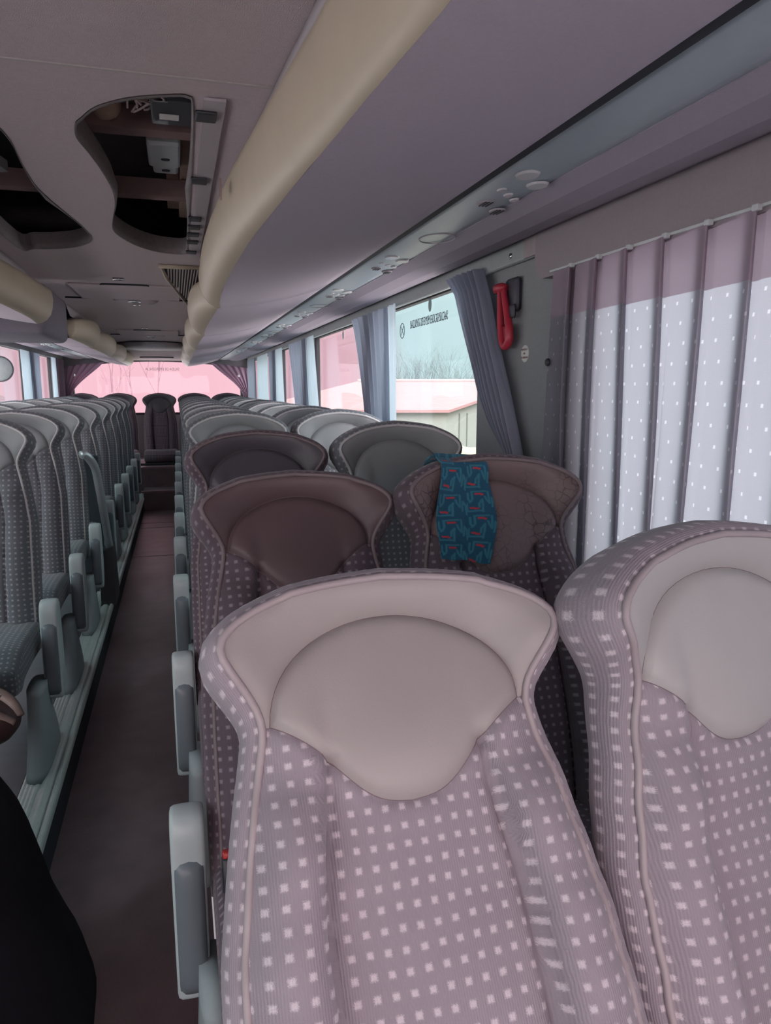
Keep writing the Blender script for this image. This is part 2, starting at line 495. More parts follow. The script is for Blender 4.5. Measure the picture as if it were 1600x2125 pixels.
# arched header above the rear window
top = [(-1.36 + 2.265 * k / 24) for k in range(25)]
rows = []
for y in (YB, YB + .06):
    rows.append([(x, y, .375 - .085 * ((x - XC) / 1.13) ** 2) for x in top])
    rows.append([(x, y, .85) for x in top])
loft(bm, [rows[0], rows[1], rows[3], rows[2], rows[0]])
struct('wall_rear', bm, M['wall'])
n += 1
w = empty('window_%d' % n, (XC, YB + .03, -.37)); tag(w, kind='structure')
bm = BM(); box(bm, -1.13, 1.13, -.003, .003, 0, .76); obj('pane', bm, M['glass_rear'], w)
bm = BM(); box(bm, -1.13, 1.13, -.02, -.006, 0, .03); obj('window_seal', bm, M['black_rubber'], w)
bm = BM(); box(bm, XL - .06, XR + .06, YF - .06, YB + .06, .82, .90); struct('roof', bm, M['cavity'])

# ceiling liner with the two open hatches either side of an s-shaped strip
HOLE_R = [(-.17, 1.66), (-.155, 1.62), (-.12, 1.55), (-.06, 1.49), (.01, 1.455), (.045, 1.45), (.055, 1.50), (.06, 1.8), (.062, 2.3), (.065, 2.9), (.06, 3.06),
          (.0, 3.07), (-.06, 3.03), (-.12, 2.93), (-.165, 2.78), (-.178, 2.66), (-.165, 2.50), (-.145, 2.32), (-.140, 2.15), (-.15, 1.98), (-.165, 1.84), (-.178, 1.74)]
HOLE_L = [(-.545, 1.50), (-.50, 1.50), (-.42, 1.54), (-.36, 1.60), (-.325, 1.69), (-.315, 1.80), (-.325, 2.0), (-.325, 2.2), (-.30, 2.42), (-.275, 2.6), (-.262, 2.74), (-.258, 2.83), (-.275, 2.92),
          (-.33, 3.02), (-.40, 3.08), (-.49, 3.11), (-.545, 3.10), (-.548, 2.3)]
def inside(p, poly):
    x, y = p; c = False
    for (a, b), (d, e) in zip(poly, poly[1:] + poly[:1]):
        if (b > y) != (e > y) and x < (d - a) * (y - b) / (e - b) + a: c = not c
    return c
def ceil_z(x, y):
    z = CEIL + .045 * (1 - ((x - XC) / .45) ** 2) * 0
    if y > 8.6: z -= .13 * smooth01(8.6, 10.9, y)
    return z
hr = [tuple(p[:2]) for p in catmull([(a, b, 0) for a, b in HOLE_R], 4, True)]
hl = [tuple(p[:2]) for p in catmull([(a, b, 0) for a, b in HOLE_L], 4, True)]
X0, X1 = XC - .52, XC + .52
def cdt_mesh(outer, loops, extra, zf, bm):
    V, E = [], []
    for lp in [outer] + loops:
        s = len(V); V += [Vector(p) for p in lp]
        E += [(s + i, s + (i + 1) % len(lp)) for i in range(len(lp))]
    V += [Vector(p) for p in extra]
    ov, oe, of, *_ = delaunay_2d_cdt(V, E, [], 0, 1e-5)
    vs = [bm.verts.new((p.x, p.y, zf(p.x, p.y))) for p in ov]
    for f in of:
        c = sum((ov[i] for i in f), Vector((0, 0))) / len(f)
        if not inside(c, outer) or any(inside(c, l) for l in loops): continue
        bm.faces.new([vs[i] for i in f])
    for v in [v for v in bm.verts if not v.link_faces]: bm.verts.remove(v)
bm = BM()
outer = [(X0, YF), (X1, YF), (X1, YB), (X0, YB)]
extra = [(X0 + .04 + .08 * i, YF + .1 + .15 * j) for i in range(13) for j in range(90)]
cdt_mesh(outer, [hr, hl], extra, ceil_z, bm)
struct('ceiling', bm, M['ceiling'], True)
# turned-up rims of the hatches
for nm, lp in (('trim_5', hr), ('trim_6', hl)):
    bm = BM()
    cen = Vector((sum(p[0] for p in lp) / len(lp), sum(p[1] for p in lp) / len(lp)))
    def off(p, d):
        v = (cen - Vector(p)); return Vector(p) + v.normalized() * d
    rows = [[(p[0], p[1], CEIL - .002) for p in lp], [(*off(p, .012), CEIL - .002) for p in lp],
            [(*off(p, .014), CEIL + .02) for p in lp], [(*off(p, .002), CEIL + .06) for p in lp]]
    loft(bm, rows, close_u=True)
    tag(obj(nm, bm, mat('hatch_rim', (.20, .17, .175), .8, noise=.25, nscale=60), None, True), kind='structure')
# ceiling seam and beams seen through the hatches
bm = BM(); box(bm, X0, X1, 1.372, 1.377, CEIL - .0025, CEIL + .002)
tag(obj('trim_7', bm, mat('seam_line', (.42, .38, .37), .8)), kind='structure')
bm = BM()
for y in (1.86, 2.46):
    box(bm, XL, XR, y, y + .055, .585, .635)
struct('roof_beam', bm, M['steelbeam'])
bm = BM()
box(bm, .072, .112, 1.45, 3.12, CEIL - .006, CEIL - .001)
o = struct('trim_8', bm, M['ventmat'])
bm = BM()
for y in (1.50, 1.95, 2.38, 2.50, 2.62, 2.75, 2.95):
    box(bm, .058, .098, y, y + .05, CEIL - .012, CEIL - .005, .003)
tag(obj('trim_9', bm, M['blackplastic']), kind='structure')

# ------------------------------------------------------------------ things in the roof cavity
def wires(bm, c, n, r, spread):
    for _ in range(n):
        pts = [Vector((c[0] + random.uniform(-1, 1) * spread, c[1] + random.uniform(-1, 1) * spread * 1.2, c[2] + random.uniform(-.4, .6) * spread)) for _ in range(5)]
        tube(bm, catmull(pts, 5), r, 5)
bm = BM(); wires(bm, (-.06, 1.66, .60), 34, .0022, .075)
tag(obj('wire_bundle', bm, mat('wires', (.50, .38, .38), .5, noise=.6, nscale=30)), 'tangle of thin wires above the right-hand ceiling hatch', 'wires', kind='stuff')
t_ = empty('control_box', (.02, 1.74, .575)); tag(t_, 'black control box with a small white label behind the ceiling hatch', 'box')
bm = BM(); box(bm, -.045, .045, -.10, .05, 0, .10, .004); obj('housing', bm, M['blackplastic'], t_)
bm = BM(); box(bm, -.028, .012, -.02, .012, -.0012, 0); obj('sticker', bm, M['sticker'], t_, loc=(0, 0, -.0005))
for q in ((-.0975, -.092), (.035, .04)):
    bm = BM(); box(bm, -.04, -.01, *q, -.003, 0); obj('clip', bm, M['chrome'], t_)
t_ = empty('junction_box', (.0, 2.17, .605)); tag(t_, 'white plastic unit between the two roof beams in the open hatch', 'box')
bm = BM(); box(bm, -.045, .04, -.14, .06, 0, .10, .008); box(bm, -.035, .035, .065, .16, .01, .10, .008); obj('housing', bm, M['whitebox'], t_)
for q in ((0, -.02, 0), (0, .12, .01)):
    bm = BM(); disc(bm, q, .012, .008, h=-.003, axis=((1, 0, 0), (0, 1, 0), (0, 0, 1))); obj('hole_cap', bm, M['blackplastic'], t_)
bm = BM()
rows = []
for i in range(12):
    y = 1.50 + i * .035; r = .05 * (1 + .15 * math.sin(i * 1.3)) * (1 - .4 * (i / 11) ** 2)
    rows.append([(-.125 + r * math.cos(2 * PI * k / 14), y + .01 * math.sin(k), .63 + r * math.sin(2 * PI * k / 14)) for k in range(14)])
loft(bm, rows, close_u=True, cap=True)
tag(obj('air_duct', bm, M['foam'], None, True), 'tan flexible duct behind the wires in the right-hand hatch', 'duct')
bm = BM(); box(bm, .04, .08, 1.5, 3.0, .64, .70, .004); box(bm, .0, .05, 2.65, 2.95, .66, .72)
tag(obj('wooden_batten', bm, M['foam']), 'brownish batten along the right side inside the hatch', 'batten')
t_ = empty('roof_duct_panel', (-.50, 2.2, .62)); tag(t_, 'pale slanted panel inside the left-hand ceiling hatch', 'panel')
bm = BM(); loft(bm, [[(-.10, -.3, 0), (-.02, -.2, 0), (.06, .25, .0), (-.03, .3, 0)], [(-.10, -.3, .03), (-.02, -.2, .03), (.06, .25, .03), (-.03, .3, .03)]], close_u=True, cap=True)
obj('panel', bm, M['whitebox'], t_)

# ------------------------------------------------------------------ overhead luggage racks
def XBf(y, y0, y1, first):
    t = (y - y0) / (y1 - y0)
    if first:
        return interp([(-2.7, .30), (.3, .24), (.66, .228), (.74, .217), (.9, .21), (1.1, .195), (1.36, .18), (1.64, .165), (2.03, .157), (2.43, .155), (2.75, .163), (3.0, .182)], y - (y1 - 3.0))
    return interp([(0, .172), (.3, .166), (.6, .163), (.8, .166), (.92, .173), (1, .182)], t)
def rack(side, segs, ystart):
    S = (lambda x: x) if side == 'right' else (lambda x: 2 * XC - x)
    t_ = empty('overhead_rack', (S(.6), 3.0, .31))
    O = Vector(t_.location)
    def P(x, y, z): return (S(x) - O.x, y - O.y, z - O.z)
    # underside
    bm = BM(); rows = []
    for (y0, y1, first) in segs:
        N = 26
        for i in range(N + 1):
            y = y0 + (y1 - y0) * i / N
            xb = XBf(y, y0, y1, first)
            rows.append([P(xb + (.588 - xb) * k / 10, y, .31 + .09 * (k / 10) + .012 * math.sin(PI * k / 10) * -1) for k in range(11)] + [P(.588, y, .43)])
    loft(bm, rows)
    obj('underside_panel', bm, M['rackunder'], t_, True)
    for (y0, y1, first) in segs:
        bm = BM(); rows = []
        N = 44
        for i in range(N + 1):
            t = i / N
            y = y0 + (y1 - y0) * (t if not first else 1 - (1 - t) ** 1.3)
            t = (y - y0) / (y1 - y0)
            xb = XBf(y, y0, y1, first)
            if first:
                yy = y - (y1 - 3.0)
                ti = interp([(-3, .02), (1.0, .024), (1.4, .036), (1.9, .052), (2.5, .060), (2.8, .064), (3.0, .080)], yy)
                tz = interp([(-3, 1.0), (1.9, 1.0), (2.6, 1.12), (3.0, 1.22)], yy)
            else:
                ti = interp([(0, .030), (.08, .052), (.2, .074), (.4, .088), (.7, .088), (1, .084)], t)
                tz = interp([(0, .78), (.1, .95), (.3, 1.10), (.6, 1.20), (1, 1.22)], t)
            sec = [(0, 0), (-.30, .004), (-.58, .016), (-.82, .036), (-.95, .064), (-1.0, .095), (-.97, .118), (-.90, .132), (-.5, .138), (.3, .14)]
            rows.append([P(xb + sx * ti, y, .31 + sz * tz) for sx, sz in sec])
        e0 = rows[0]; c0 = P(XBf(y0, y0, y1, first) + .02, y0, .37)
        rows = [[c0 for p in e0]] + rows
        e = rows[-1]; c_ = P(XBf(y1, y0, y1, first) + .02, y1, .37)
        rows.append([tuple(Vector(p).lerp(Vector(c_), .10)) for p in e])
        rows.append([c_ for p in e])
        loft(bm, rows)
        obj('edge_tube', bm, M['tube'], t_, True)
    # lid strip above the tube, up to the ceiling
    bm = BM(); rows = []
    for (y0, y1, first) in segs:
        for i in range(21):
            y = y0 + (y1 - y0) * i / 20
            xb = XBf(y, y0, y1, first)
            rows.append([P(xb - .012, y, .445), P(xb - .004, y, .47), P(xb + .004, y, .495), P(xb + .008, y, .517), P(.588, y, .517)])
    loft(bm, rows)
    obj('lid_panel', bm, M['greypanel'], t_, True)
    for y in (segs[0][0], segs[-1][1]):
        bm = BM()
        vs = [bm.verts.new(P(*p)) for p in ((.2, y, .33), (.588, y, .40), (.588, y, .515), (.2, y, .515))]
        bm.faces.new(vs)
        obj('end_panel', bm, M['darkbox'], t_)
    # small clips and scuffs on the tube joints
    return t_
RS = [(YF, 3.0, True), (3.0, 4.6, False), (4.6, 6.2, False), (6.2, 7.8, False), (7.8, 9.35, False), (9.35, 10.9, False)]
t_ = rack('right', RS, YF); tag(t_, 'long mauve luggage rack with scalloped beige edge over the right-hand seats', 'luggage rack')
bm = BM(); box(bm, -.010, .010, -.0015, .0015, -.012, .012); box(bm, -.016, -.013, -.002, .002, -.02, .02)
o = obj('latch_mark', bm, M['inkbrown'], t_); o.location = (.105 - .6, 1.60 - 3.0, .40 - .31); o.rotation_euler = (0, R(-8), R(90))
LS = [(YF, 3.95, True)]
def XBleft(y): return .16
t_ = rack('left', [(YF, 3.95, True)], YF); tag(t_, 'beige-edged luggage rack ending beside the dark ceiling box on the left', 'luggage rack')
t_ = rack('left', [(5.0, 6.2, False), (6.2, 7.8, False), (7.8, 9.35, False), (9.35, 10.9, False)], 5.0)
tag(t_, 'scalloped luggage rack running from the dark ceiling box to the rear window', 'luggage rack')
t_ = empty('ceiling_box', (-.95, 4.5, .27)); tag(t_, 'dark rounded box hanging below the ceiling between the two left racks', 'box')
bm = BM(); box(bm, -.50, .33, -.42, .42, 0, .27, .045, 4); obj('housing', bm, M['darkbox'], t_, True)
bm = BM(); box(bm, -.50, .30, .42, .52, .02, .26, .02, 2); obj('side_panel', bm, M['greypanel'], t_, True)

# service panels under the racks
AX = ((0, 1, 0), (1, 0, 0), (0, 0, -1))
def service(side):
    S = (lambda x: x) if side == 'right' else (lambda x: 2 * XC - x)
    t_ = empty('service_panel', (S(.68), 4.0, .41)); O = Vector(t_.location)
    def P(x, y, z): return Vector((S(x) - O.x, y - O.y, z - O.z))
    bm = BM()
    N = 40
    rows = [[P(.612 + .144 * k / 6, YF + (YB - YF) * i / N, .415 - .006 * math.sin(PI * k / 6)) for k in range(7)] + [P(.756, YF + (YB - YF) * i / N, .45), P(.612, YF + (YB - YF) * i / N, .45)] for i in range(N + 1)]
    loft(bm, rows, close_u=True); obj('panel', bm, M['service'], t_, True)
    sg = 1 if side == 'right' else -1
    groups = []
    y = 1.36
    while y < 10.5:
        groups.append(y); y += .93 if len(groups) % 2 else .80
    def dsc(name, x, y, rx, ry, m, h=.003):
        bm = BM(); disc(bm, P(x, y, .4095), rx, ry, h=h, axis=AX, n=20)
        return obj(name, bm, m, t_)
    for gi, y in enumerate(groups[:9]):
        big = gi == 0
        dsc('reading_light', .675, y, .030, .024, M['lens'], .004)
        dsc('reading_light', .727, y + .06, .028, .022, M['lens'], .004)
        for k in range(3):
            dsc('button', .674 + k * .030, y + .115 + k * .033, .016, .010, M['lens'])
        for k in range(2):
            v = dsc('air_vent', .684 + k * .055, y + .22 + k * .062, .027, .018, M['ventmat'], .0035)
            bm = BM()
            for q in (-.008, 0, .008):
                c = P(.684 + k * .055 + q, y + .22 + k * .062, .4058)
                box(bm, c.x - .0015, c.x + .0015, c.y - .02, c.y + .02, c.z - .0015, c.z)
            s = obj('slat', bm, M['blackplastic'], v)
        c = P(.714, y + .62, .4085)
        bm = BM()
        tube(bm, [(c.x + .048 * math.cos(2 * PI * k / 28), c.y + .068 * math.sin(2 * PI * k / 28), c.z) for k in range(28)], .0018, 5, True)
        if gi in (0, 2, 4): obj('speaker_ring', bm, M['greypanel'], t_)
        else: bm.free()
    return t_
tag(service('right'), 'pale service panel with reading lights and air vents under the right-hand rack', 'service panel')
tag(service('left'), 'pale service panel under the left-hand rack above the left windows', 'service panel')
for side in (1, -1):
    S = (lambda x: x) if side == 1 else (lambda x: 2 * XC - x)
    bm = BM()
    xs = sorted((S(.588), S(.612)))
    box(bm, xs[0], xs[1], YF, YB, .404, .47)
    tag(obj('trim_%d' % (10 + (side < 0)), bm, M['gap']), kind='structure')
    bm = BM()
    prof = [(.752, .412), (.80, .398), (.87, .397), (.94, .410), (1.0, .432), (1.03, .447), (1.03, .53), (.752, .53)]
    loft(bm, [[(S(x), y, z) for x, z in prof] for y in (YF, YB)], close_u=True, cap=True)
    tag(obj('trim_%d' % (12 + (side < 0)), bm, M['cove'], None, False), kind='structure')
# outer cornice closing ceiling to the rack
# trim strip with screws and the pelmet of the near right window
bm = BM(); box(bm, 1.005, 1.03, 1.95, 10.8, .375, .436, .008); tag(obj('trim_14', bm, mat('trim_strip', (.34, .37, .36), .6), None), kind='structure')
bm = BM(); box(bm, 2 * XC - 1.03, 2 * XC - 1.005, YF, 10.8, .375, .436, .008); tag(obj('trim_15', bm, M['wall'], None), kind='structure')
bm = BM(); box(bm, 1.002, 1.008, 1.95, 2.03, .377, .437); tag(obj('trim_16', bm, mat('trim_end', (.36, .31, .31), .6)), kind='structure')
for i, (y, z) in enumerate(((2.12, .40), (2.42, .397))):
    bm = BM(); disc(bm, (1.005, y, z), .009, .009, h=.004, axis=((0, 1, 0), (0, 0, 1), (-1, 0, 0)), n=12)
    tag(obj('screw', bm, M['chrome'], None, True), 'small round screw in the pale trim above the red hammer, ' + ('nearer the camera' if i == 0 else 'farther, by the curtain top'), 'screw')
t_ = empty('curtain_pelmet', (1.0, .5, .30)); tag(t_, 'dark mauve pelmet board above the closed dotted curtain', 'pelmet')
bm = BM()
prof = []
Y1 = 1.43; r = .05
pts = [(-3.2, .135), (Y1, .135), (Y1, .05)] + [(Y1 - r * (1 - math.cos(a)), .05 - r * math.sin(a)) for a in (0, .4, .8, 1.2, PI / 2)] + [(-3.2, .0)]
loft(bm, [[(x, y, z) for y, z in pts] for x in (-.012, .028)], close_u=True, cap=True)
obj('board', bm, mat('pelmet_cloth', (.30, .26, .275), .9, noise=.08, nscale=150, bump=.3, bscale=500), t_)

# ------------------------------------------------------------------ the seat
HW = [(0, .196), (.20, .197), (.371, .195), (.41, .194), (.443, .190), (.50, .182), (.555, .173), (.60, .164), (.632, .159), (.652, .163), (.67, .173), (.695, .191), (.713, .200),
      (.730, .197), (.747, .181), (.762, .157), (.778, .120), (.788, .078), (.793, .045), (.797, .0)]
VT = .797
CAPTOP = lambda a: (.149 * math.cos(a), .637 + .117 * math.sin(a))
cap_low = [(.149, .637), (.130, .626), (.110, .612), (.090, .595), (.070, .574), (.050, .556), (.028, .545), (0, .541)]
seamf = [(.0, .100), (.2, .104), (.34, .107), (.41, .109), (.46, .106), (.51, .099), (.56, .092), (.596, .090)]
SV1 = .588
def outline(step=.012):
    right = []
    v = 0
    pts = catmull([(w, v_, 0) for v_, w in HW], 4)
    L = [(p.x, p.y) for p in pts]
    L[-1] = (0, VT)
    # resample evenly
    out = [L[0]]; acc = 0
    for a, b in zip(L, L[1:]):
        d = math.dist(a, b)
        while acc + d >= step:
            t = (step - acc) / d
            a = (a[0] + (b[0] - a[0]) * t, a[1] + (b[1] - a[1]) * t)
            out.append(a); d = math.dist(a, b); acc = 0
        acc += d
    if out[-1][0] > .004: out.append((0, VT))
    else: out[-1] = (0, VT)
    return out
OR = outline()                                   # right half, bottom to top
OUT = OR + [(-x, y) for x, y in OR[-2::-1]]      # full: right bottom -> top -> left bottom
capR = [CAPTOP(PI / 2 * (1 - k / 14)) for k in range(15)]                    # top -> corner
capB = [tuple(p[:2]) for p in catmull([(a, b, 0) for a, b in cap_low], 3)]   # corner -> bottom
CAPR = capR + capB[1:]
CAPL = [(-x, y) for x, y in CAPR[1:-1]][::-1]
CAP = CAPR + CAPL
def hw_at(v): return interp(HW, v) if v < VT else 0
# leather / cloth boundary between neck corner and cap corner
SEAM = [(interp(seamf, SV1 * k / 36), SV1 * k / 36) for k in range(37)]
def segdist(p, a, b):
    ax, ay = a; bx, by = b; px, py = p
    dx, dy = bx - ax, by - ay; L = dx * dx + dy * dy
    t = 0 if L == 0 else max(0, min(1, ((px - ax) * dx + (py - ay) * dy) / L))
    return math.hypot(px - ax - t * dx, py - ay - t * dy)
def polydist(p, poly): return min(segdist(p, a, b) for a, b in zip(poly, poly[1:]))
def wsurf(u, v):
    """forward height of the front surface over the backrest plane"""
    a = abs(u)
    hw = max(.02, hw_at(min(v, .77)))
    head = smooth01(.58, .71, v)
    s = interp(seamf, min(v, SV1))
    q = max(0, min(1, (a - s) / max(.01, (hw - s))))
    bol = .046 * (math.sin(PI * min(1, q * 1.02) ** .62) ** .7 if 0 < q < 1 else 0) + .012 * smooth01(0, 1, q)
    mid = .010 * math.exp(-((a) / .09) ** 2)
    low = bol * (1 - .65 * smooth01(.50, .60, v)) + (mid if a < s else 0) + .020 * math.sin(PI * min(1, v / .45))
    up = v > .637
    r = math.hypot(u / .149, (v - .637) / (.117 if up else .096))
    wing = .045 * (min(1, a / .20)) ** 2.2 + .018 * smooth01(.72, .81, v)
    dome = .018 * (max(0, 1 - r * r)) ** .6
    crease_out = .012 * smooth01(1.0, 1.35, r) * smooth01(.62, .68, v)
    hd = wing * (.6 + .4 * min(1, r) ** 2) + crease_out
    w = low * (1 - head) + hd * head + dome
    d = polydist((a, v), CAPR)
    w -= .008 * math.exp(-(d / .005) ** 2)
    if v < .60:
        d2 = abs(a - interp(seamf, v)); w -= .009 * math.exp(-(d2 / .006) ** 2)
    e = (hw_at(v) - a) if v < .775 else VT - v
    if e < .03: w -= .006 * (1 - max(0, e) / .03) ** 2
    if v < .58 and a > s:
        k = smooth01(s, s + .05, a)
        w += (.0014 * math.sin(v * 95 + a * 40) + .0022 * math.sin(v * 41 - a * 60 + 1.3) * smooth01(.40, .56, v)) * k
    return w
def build_back(low=False):
    st = .012 if not low else .02
    extra = []
    j = 0
    v = st * .6
    while v < VT - .005:
        u = -.21 + (st / 2 if j % 2 else 0)
        while u < .215:
            p = (u, v)
            if abs(u) < hw_at(v) - .006 and v < VT - .006:
                a = (abs(u), v)
                if polydist(a, CAPR) > .004 and (v > SV1 + .006 or abs(abs(u) - interp(seamf, v)) > .004):
                    extra.append(p)
            u += st
        v += st * .87; j += 1
    # extra rings close to the creases
    for sgn in (1, -1):
        for dd in (-.006, .006):
            for (a, b), (c, d) in zip(CAPR, CAPR[1:]):
                nx, ny = d - b, -(c - a); l = math.hypot(nx, ny) or 1
                q = ((a + c) / 2 + nx / l * dd, (b + d) / 2 + ny / l * dd)
                if q[0] > .002 and abs(q[0]) < hw_at(q[1]) - .004: extra.append((sgn * q[0], q[1]))
            for (a, b) in SEAM[1:-1]:
                extra.append((sgn * (a + dd), b))
    V = [Vector(p) for p in OUT]; E = [(i, i + 1) for i in range(len(OUT) - 1)] + [(len(OUT) - 1, 0)]
    s = len(V); V += [Vector(p) for p in CAP]; E += [(s + i, s + (i + 1) % len(CAP)) for i in range(len(CAP))]
    for sgn in (1, -1):
        s = len(V); V += [Vector((sgn * a, b)) for a, b in SEAM]; E += [(s + i, s + i + 1) for i in range(len(SEAM) - 1)]
        s = len(V); V += [Vector((sgn * .149, .637)), Vector((sgn * hw_at(.637), .637))]; E += [(s, s + 1)]
    V += [Vector(p) for p in extra]
    ov, oe, of, *_ = delaunay_2d_cdt(V, E, [], 0, 1e-5)
    bms = {'cloth': BM(), 'rim': BM(), 'cap': BM()}
    vm = {k: {} for k in bms}
    for f in of:
        c = sum((ov[i] for i in f), Vector((0, 0))) / len(f)
        if not inside(c, OUT): continue
        k = 'cap' if inside(c, CAP) else ('rim' if c.y > .637 else 'cloth')
        b = bms[k]; vs = []
        for i in f:
            if i not in vm[k]:
                p = ov[i]; vm[k][i] = b.verts.new((p.x, -wsurf(p.x, p.y), p.y))
            vs.append(vm[k][i])
        try: b.faces.new(vs)
        except ValueError: pass
    return bms
def set_uv(me, fn):
    l = me.uv_layers.new(name='UVMap')
    for p in me.polygons:
        for li in p.loop_indices:
            v = me.vertices[me.loops[li].vertex_index].co
            l.data[li].uv = fn(v, p)
def mesh_from(bm, name, m):
    me = bpy.data.meshes.new(name)
    bmesh.ops.recalc_face_normals(bm, faces=bm.faces[:])
    bm.to_mesh(me); bm.free()
    for p in me.polygons: p.use_smooth = True
    me.materials.append(m)
    return me
bms = build_back()
# make sure open sheets face forward (-y)
def face_forward(bm):
    bmesh.ops.recalc_face_normals(bm, faces=bm.faces[:])
    s = sum(f.normal.y * f.calc_area() for f in bm.faces)
    if s > 0: bmesh.ops.reverse_faces(bm, faces=bm.faces[:])
def sheet(bm, name, m):
    face_forward(bm)
    me = bpy.data.meshes.new(name); bm.to_mesh(me); bm.free()
    for p in me.polygons: p.use_smooth = True
    me.materials.append(m)
    return me
me_cap = sheet(bms['cap'], 'headrest_pad', M['leather'])
me_rim = sheet(bms['rim'], 'headrest_rim', M['leather'])
# cloth body: front sheet + side band + back
bm = bms['cloth']; face_forward(bm)
me_cloth = bpy.data.meshes.new('backrest'); bm.to_mesh(me_cloth); bm.free()
for p in me_cloth.polygons: p.use_smooth = True
me_cloth.materials.append(M['fabric'])
set_uv(me_cloth, lambda v, p: (v.x + (.006 if abs(v.x) > .108 else 0), v.z))
def outward(i):
    a = OUT[max(0, i - 1)]; b = OUT[min(len(OUT) - 1, i + 1)]
    tx, ty = b[0] - a[0], b[1] - a[1]; l = math.hypot(tx, ty)
    return (ty / l, -tx / l)
bandprof = [(0, 0), (.009, .001), (.016, .008), (.021, .024), (.021, .045), (.014, .064), (.002, .075), (-.03, .082)]
me_band = None
bm = BM(); uvl = bm.loops.layers.uv.new('UVMap')
rows = []; arc = 0
vv = []
for i, (u, v) in enumerate(OUT):
    if i: arc += math.dist(OUT[i - 1], OUT[i])
    ox, oy = outward(i)
    w = wsurf(u * .995, min(v, .793))
    thick = 1 + .35 * smooth01(.55, .7, v)
    col = []
    for k, (o_, b_) in enumerate(bandprof):
        back = w * (1 - k / 7) if k else w
        yy = -w + b_ * thick + (w * (k / 7) * .6)
        col.append((bm.verts.new((u + ox * o_, yy, v + oy * o_)), (k * .011, arc)))
    vv.append(col)
for i in range(len(vv) - 1):
    for k in range(len(bandprof) - 1):
        q = [vv[i][k], vv[i][k + 1], vv[i + 1][k + 1], vv[i + 1][k]]
        f = bm.faces.new([x[0] for x in q])
        for l, x in zip(f.loops, q): l[uvl].uv = x[1]
me_band = bpy.data.meshes.new('side_band')
bmesh.ops.recalc_face_normals(bm, faces=bm.faces[:]); bm.to_mesh(me_band); bm.free()
for p in me_band.polygons: p.use_smooth = True
me_band.materials.append(M['fabric'])
# back shell
bm = BM()
rows = []
for i in range(len(OR)):
    u, v = OR[i]
    w = wsurf(u * .995, min(v, .793)); ox, oy = outward(i)
    thick = 1 + .35 * smooth01(.55, .7, v)
    y = -w + .078 * thick + w * .6
    uu = max(0, u - .03 if u > .03 else 0); vz = v + oy * -.03
    rows.append([((uu) * (1 - 2 * k / 8), y + .012 * (1 - (1 - 2 * k / 8) ** 2), vz) for k in range(9)])
loft(bm, rows)
me_shell = mesh_from(bm, 'back_shell', M['seatback'])
# piping
bm = BM()
pp = []
for i, (u, v) in enumerate(OUT):
    ox, oy = outward(i); w = wsurf(u * .99, min(v, .792))
    pp.append((u - ox * .001, -w - .0015, v - oy * .001))
tube(bm, pp, .0047, 7)
me_pipe = mesh_from(bm, 'piping', M['piping'])

# stitched seams: round the head pad and down the inside of the bolsters
bm = BM()
tube(bm, [(u, -wsurf(u, v) + .0002, v) for u, v in CAP], .0010, 5, True)
me_seam = mesh_from(bm, 'seam', M['seam'])
bm = BM()
tube(bm, [(u, -wsurf(u, v) + .0003, v) for u, v in SEAM], .0010, 5)
me_seam2 = mesh_from(bm, 'seam', M['seam'])
bm = BM()
tube(bm, [(-u, -wsurf(u, v) + .0003, v) for u, v in SEAM], .0010, 5)
me_seam3 = mesh_from(bm, 'seam', M['seam'])

# cushion
def cushion_mesh():
    bm = BM()
    N, Kk = 22, 20
    rows = []
    Wd, D, H = .215, .46, .12
    # cross section across x for each station along y (0 = rear, -D = front)
    for i in range(N + 1):
        t = i / N
        y = -D * t
        drop = -.035 * smooth01(.75, 1.0, t) * 1.0
        topz = .0 + .012 * math.sin(PI * t) + drop
        hgt = H * (1 - .25 * smooth01(.85, 1.0, t))
        sc = 1 - .05 * smooth01(.9, 1, t)
        row = []
        for k in range(Kk):
            a = 2 * PI * k / Kk
            c, s = math.cos(a), math.sin(a)
            px = Wd * sc * (abs(c) ** .32) * (1 if c > 0 else -1)
            pz = hgt / 2 * (abs(s) ** .4) * (1 if s > 0 else -1)
            if s > 0 and abs(px) > .12: pz += .010 * smooth01(.12, .17, abs(px))
            row.append((px, y, topz - hgt / 2 + pz))
        rows.append(row)
    loft(bm, rows, close_u=True, cap=True)
    me = mesh_from(bm, 'seat_cushion', M['fabric'])
    set_uv(me, lambda v, p: (v.x, v.y) if abs(p.normal.z) > .6 else ((v.y, v.z) if abs(p.normal.x) > .6 else (v.x, v.z)))
    return me
me_cush = cushion_mesh()
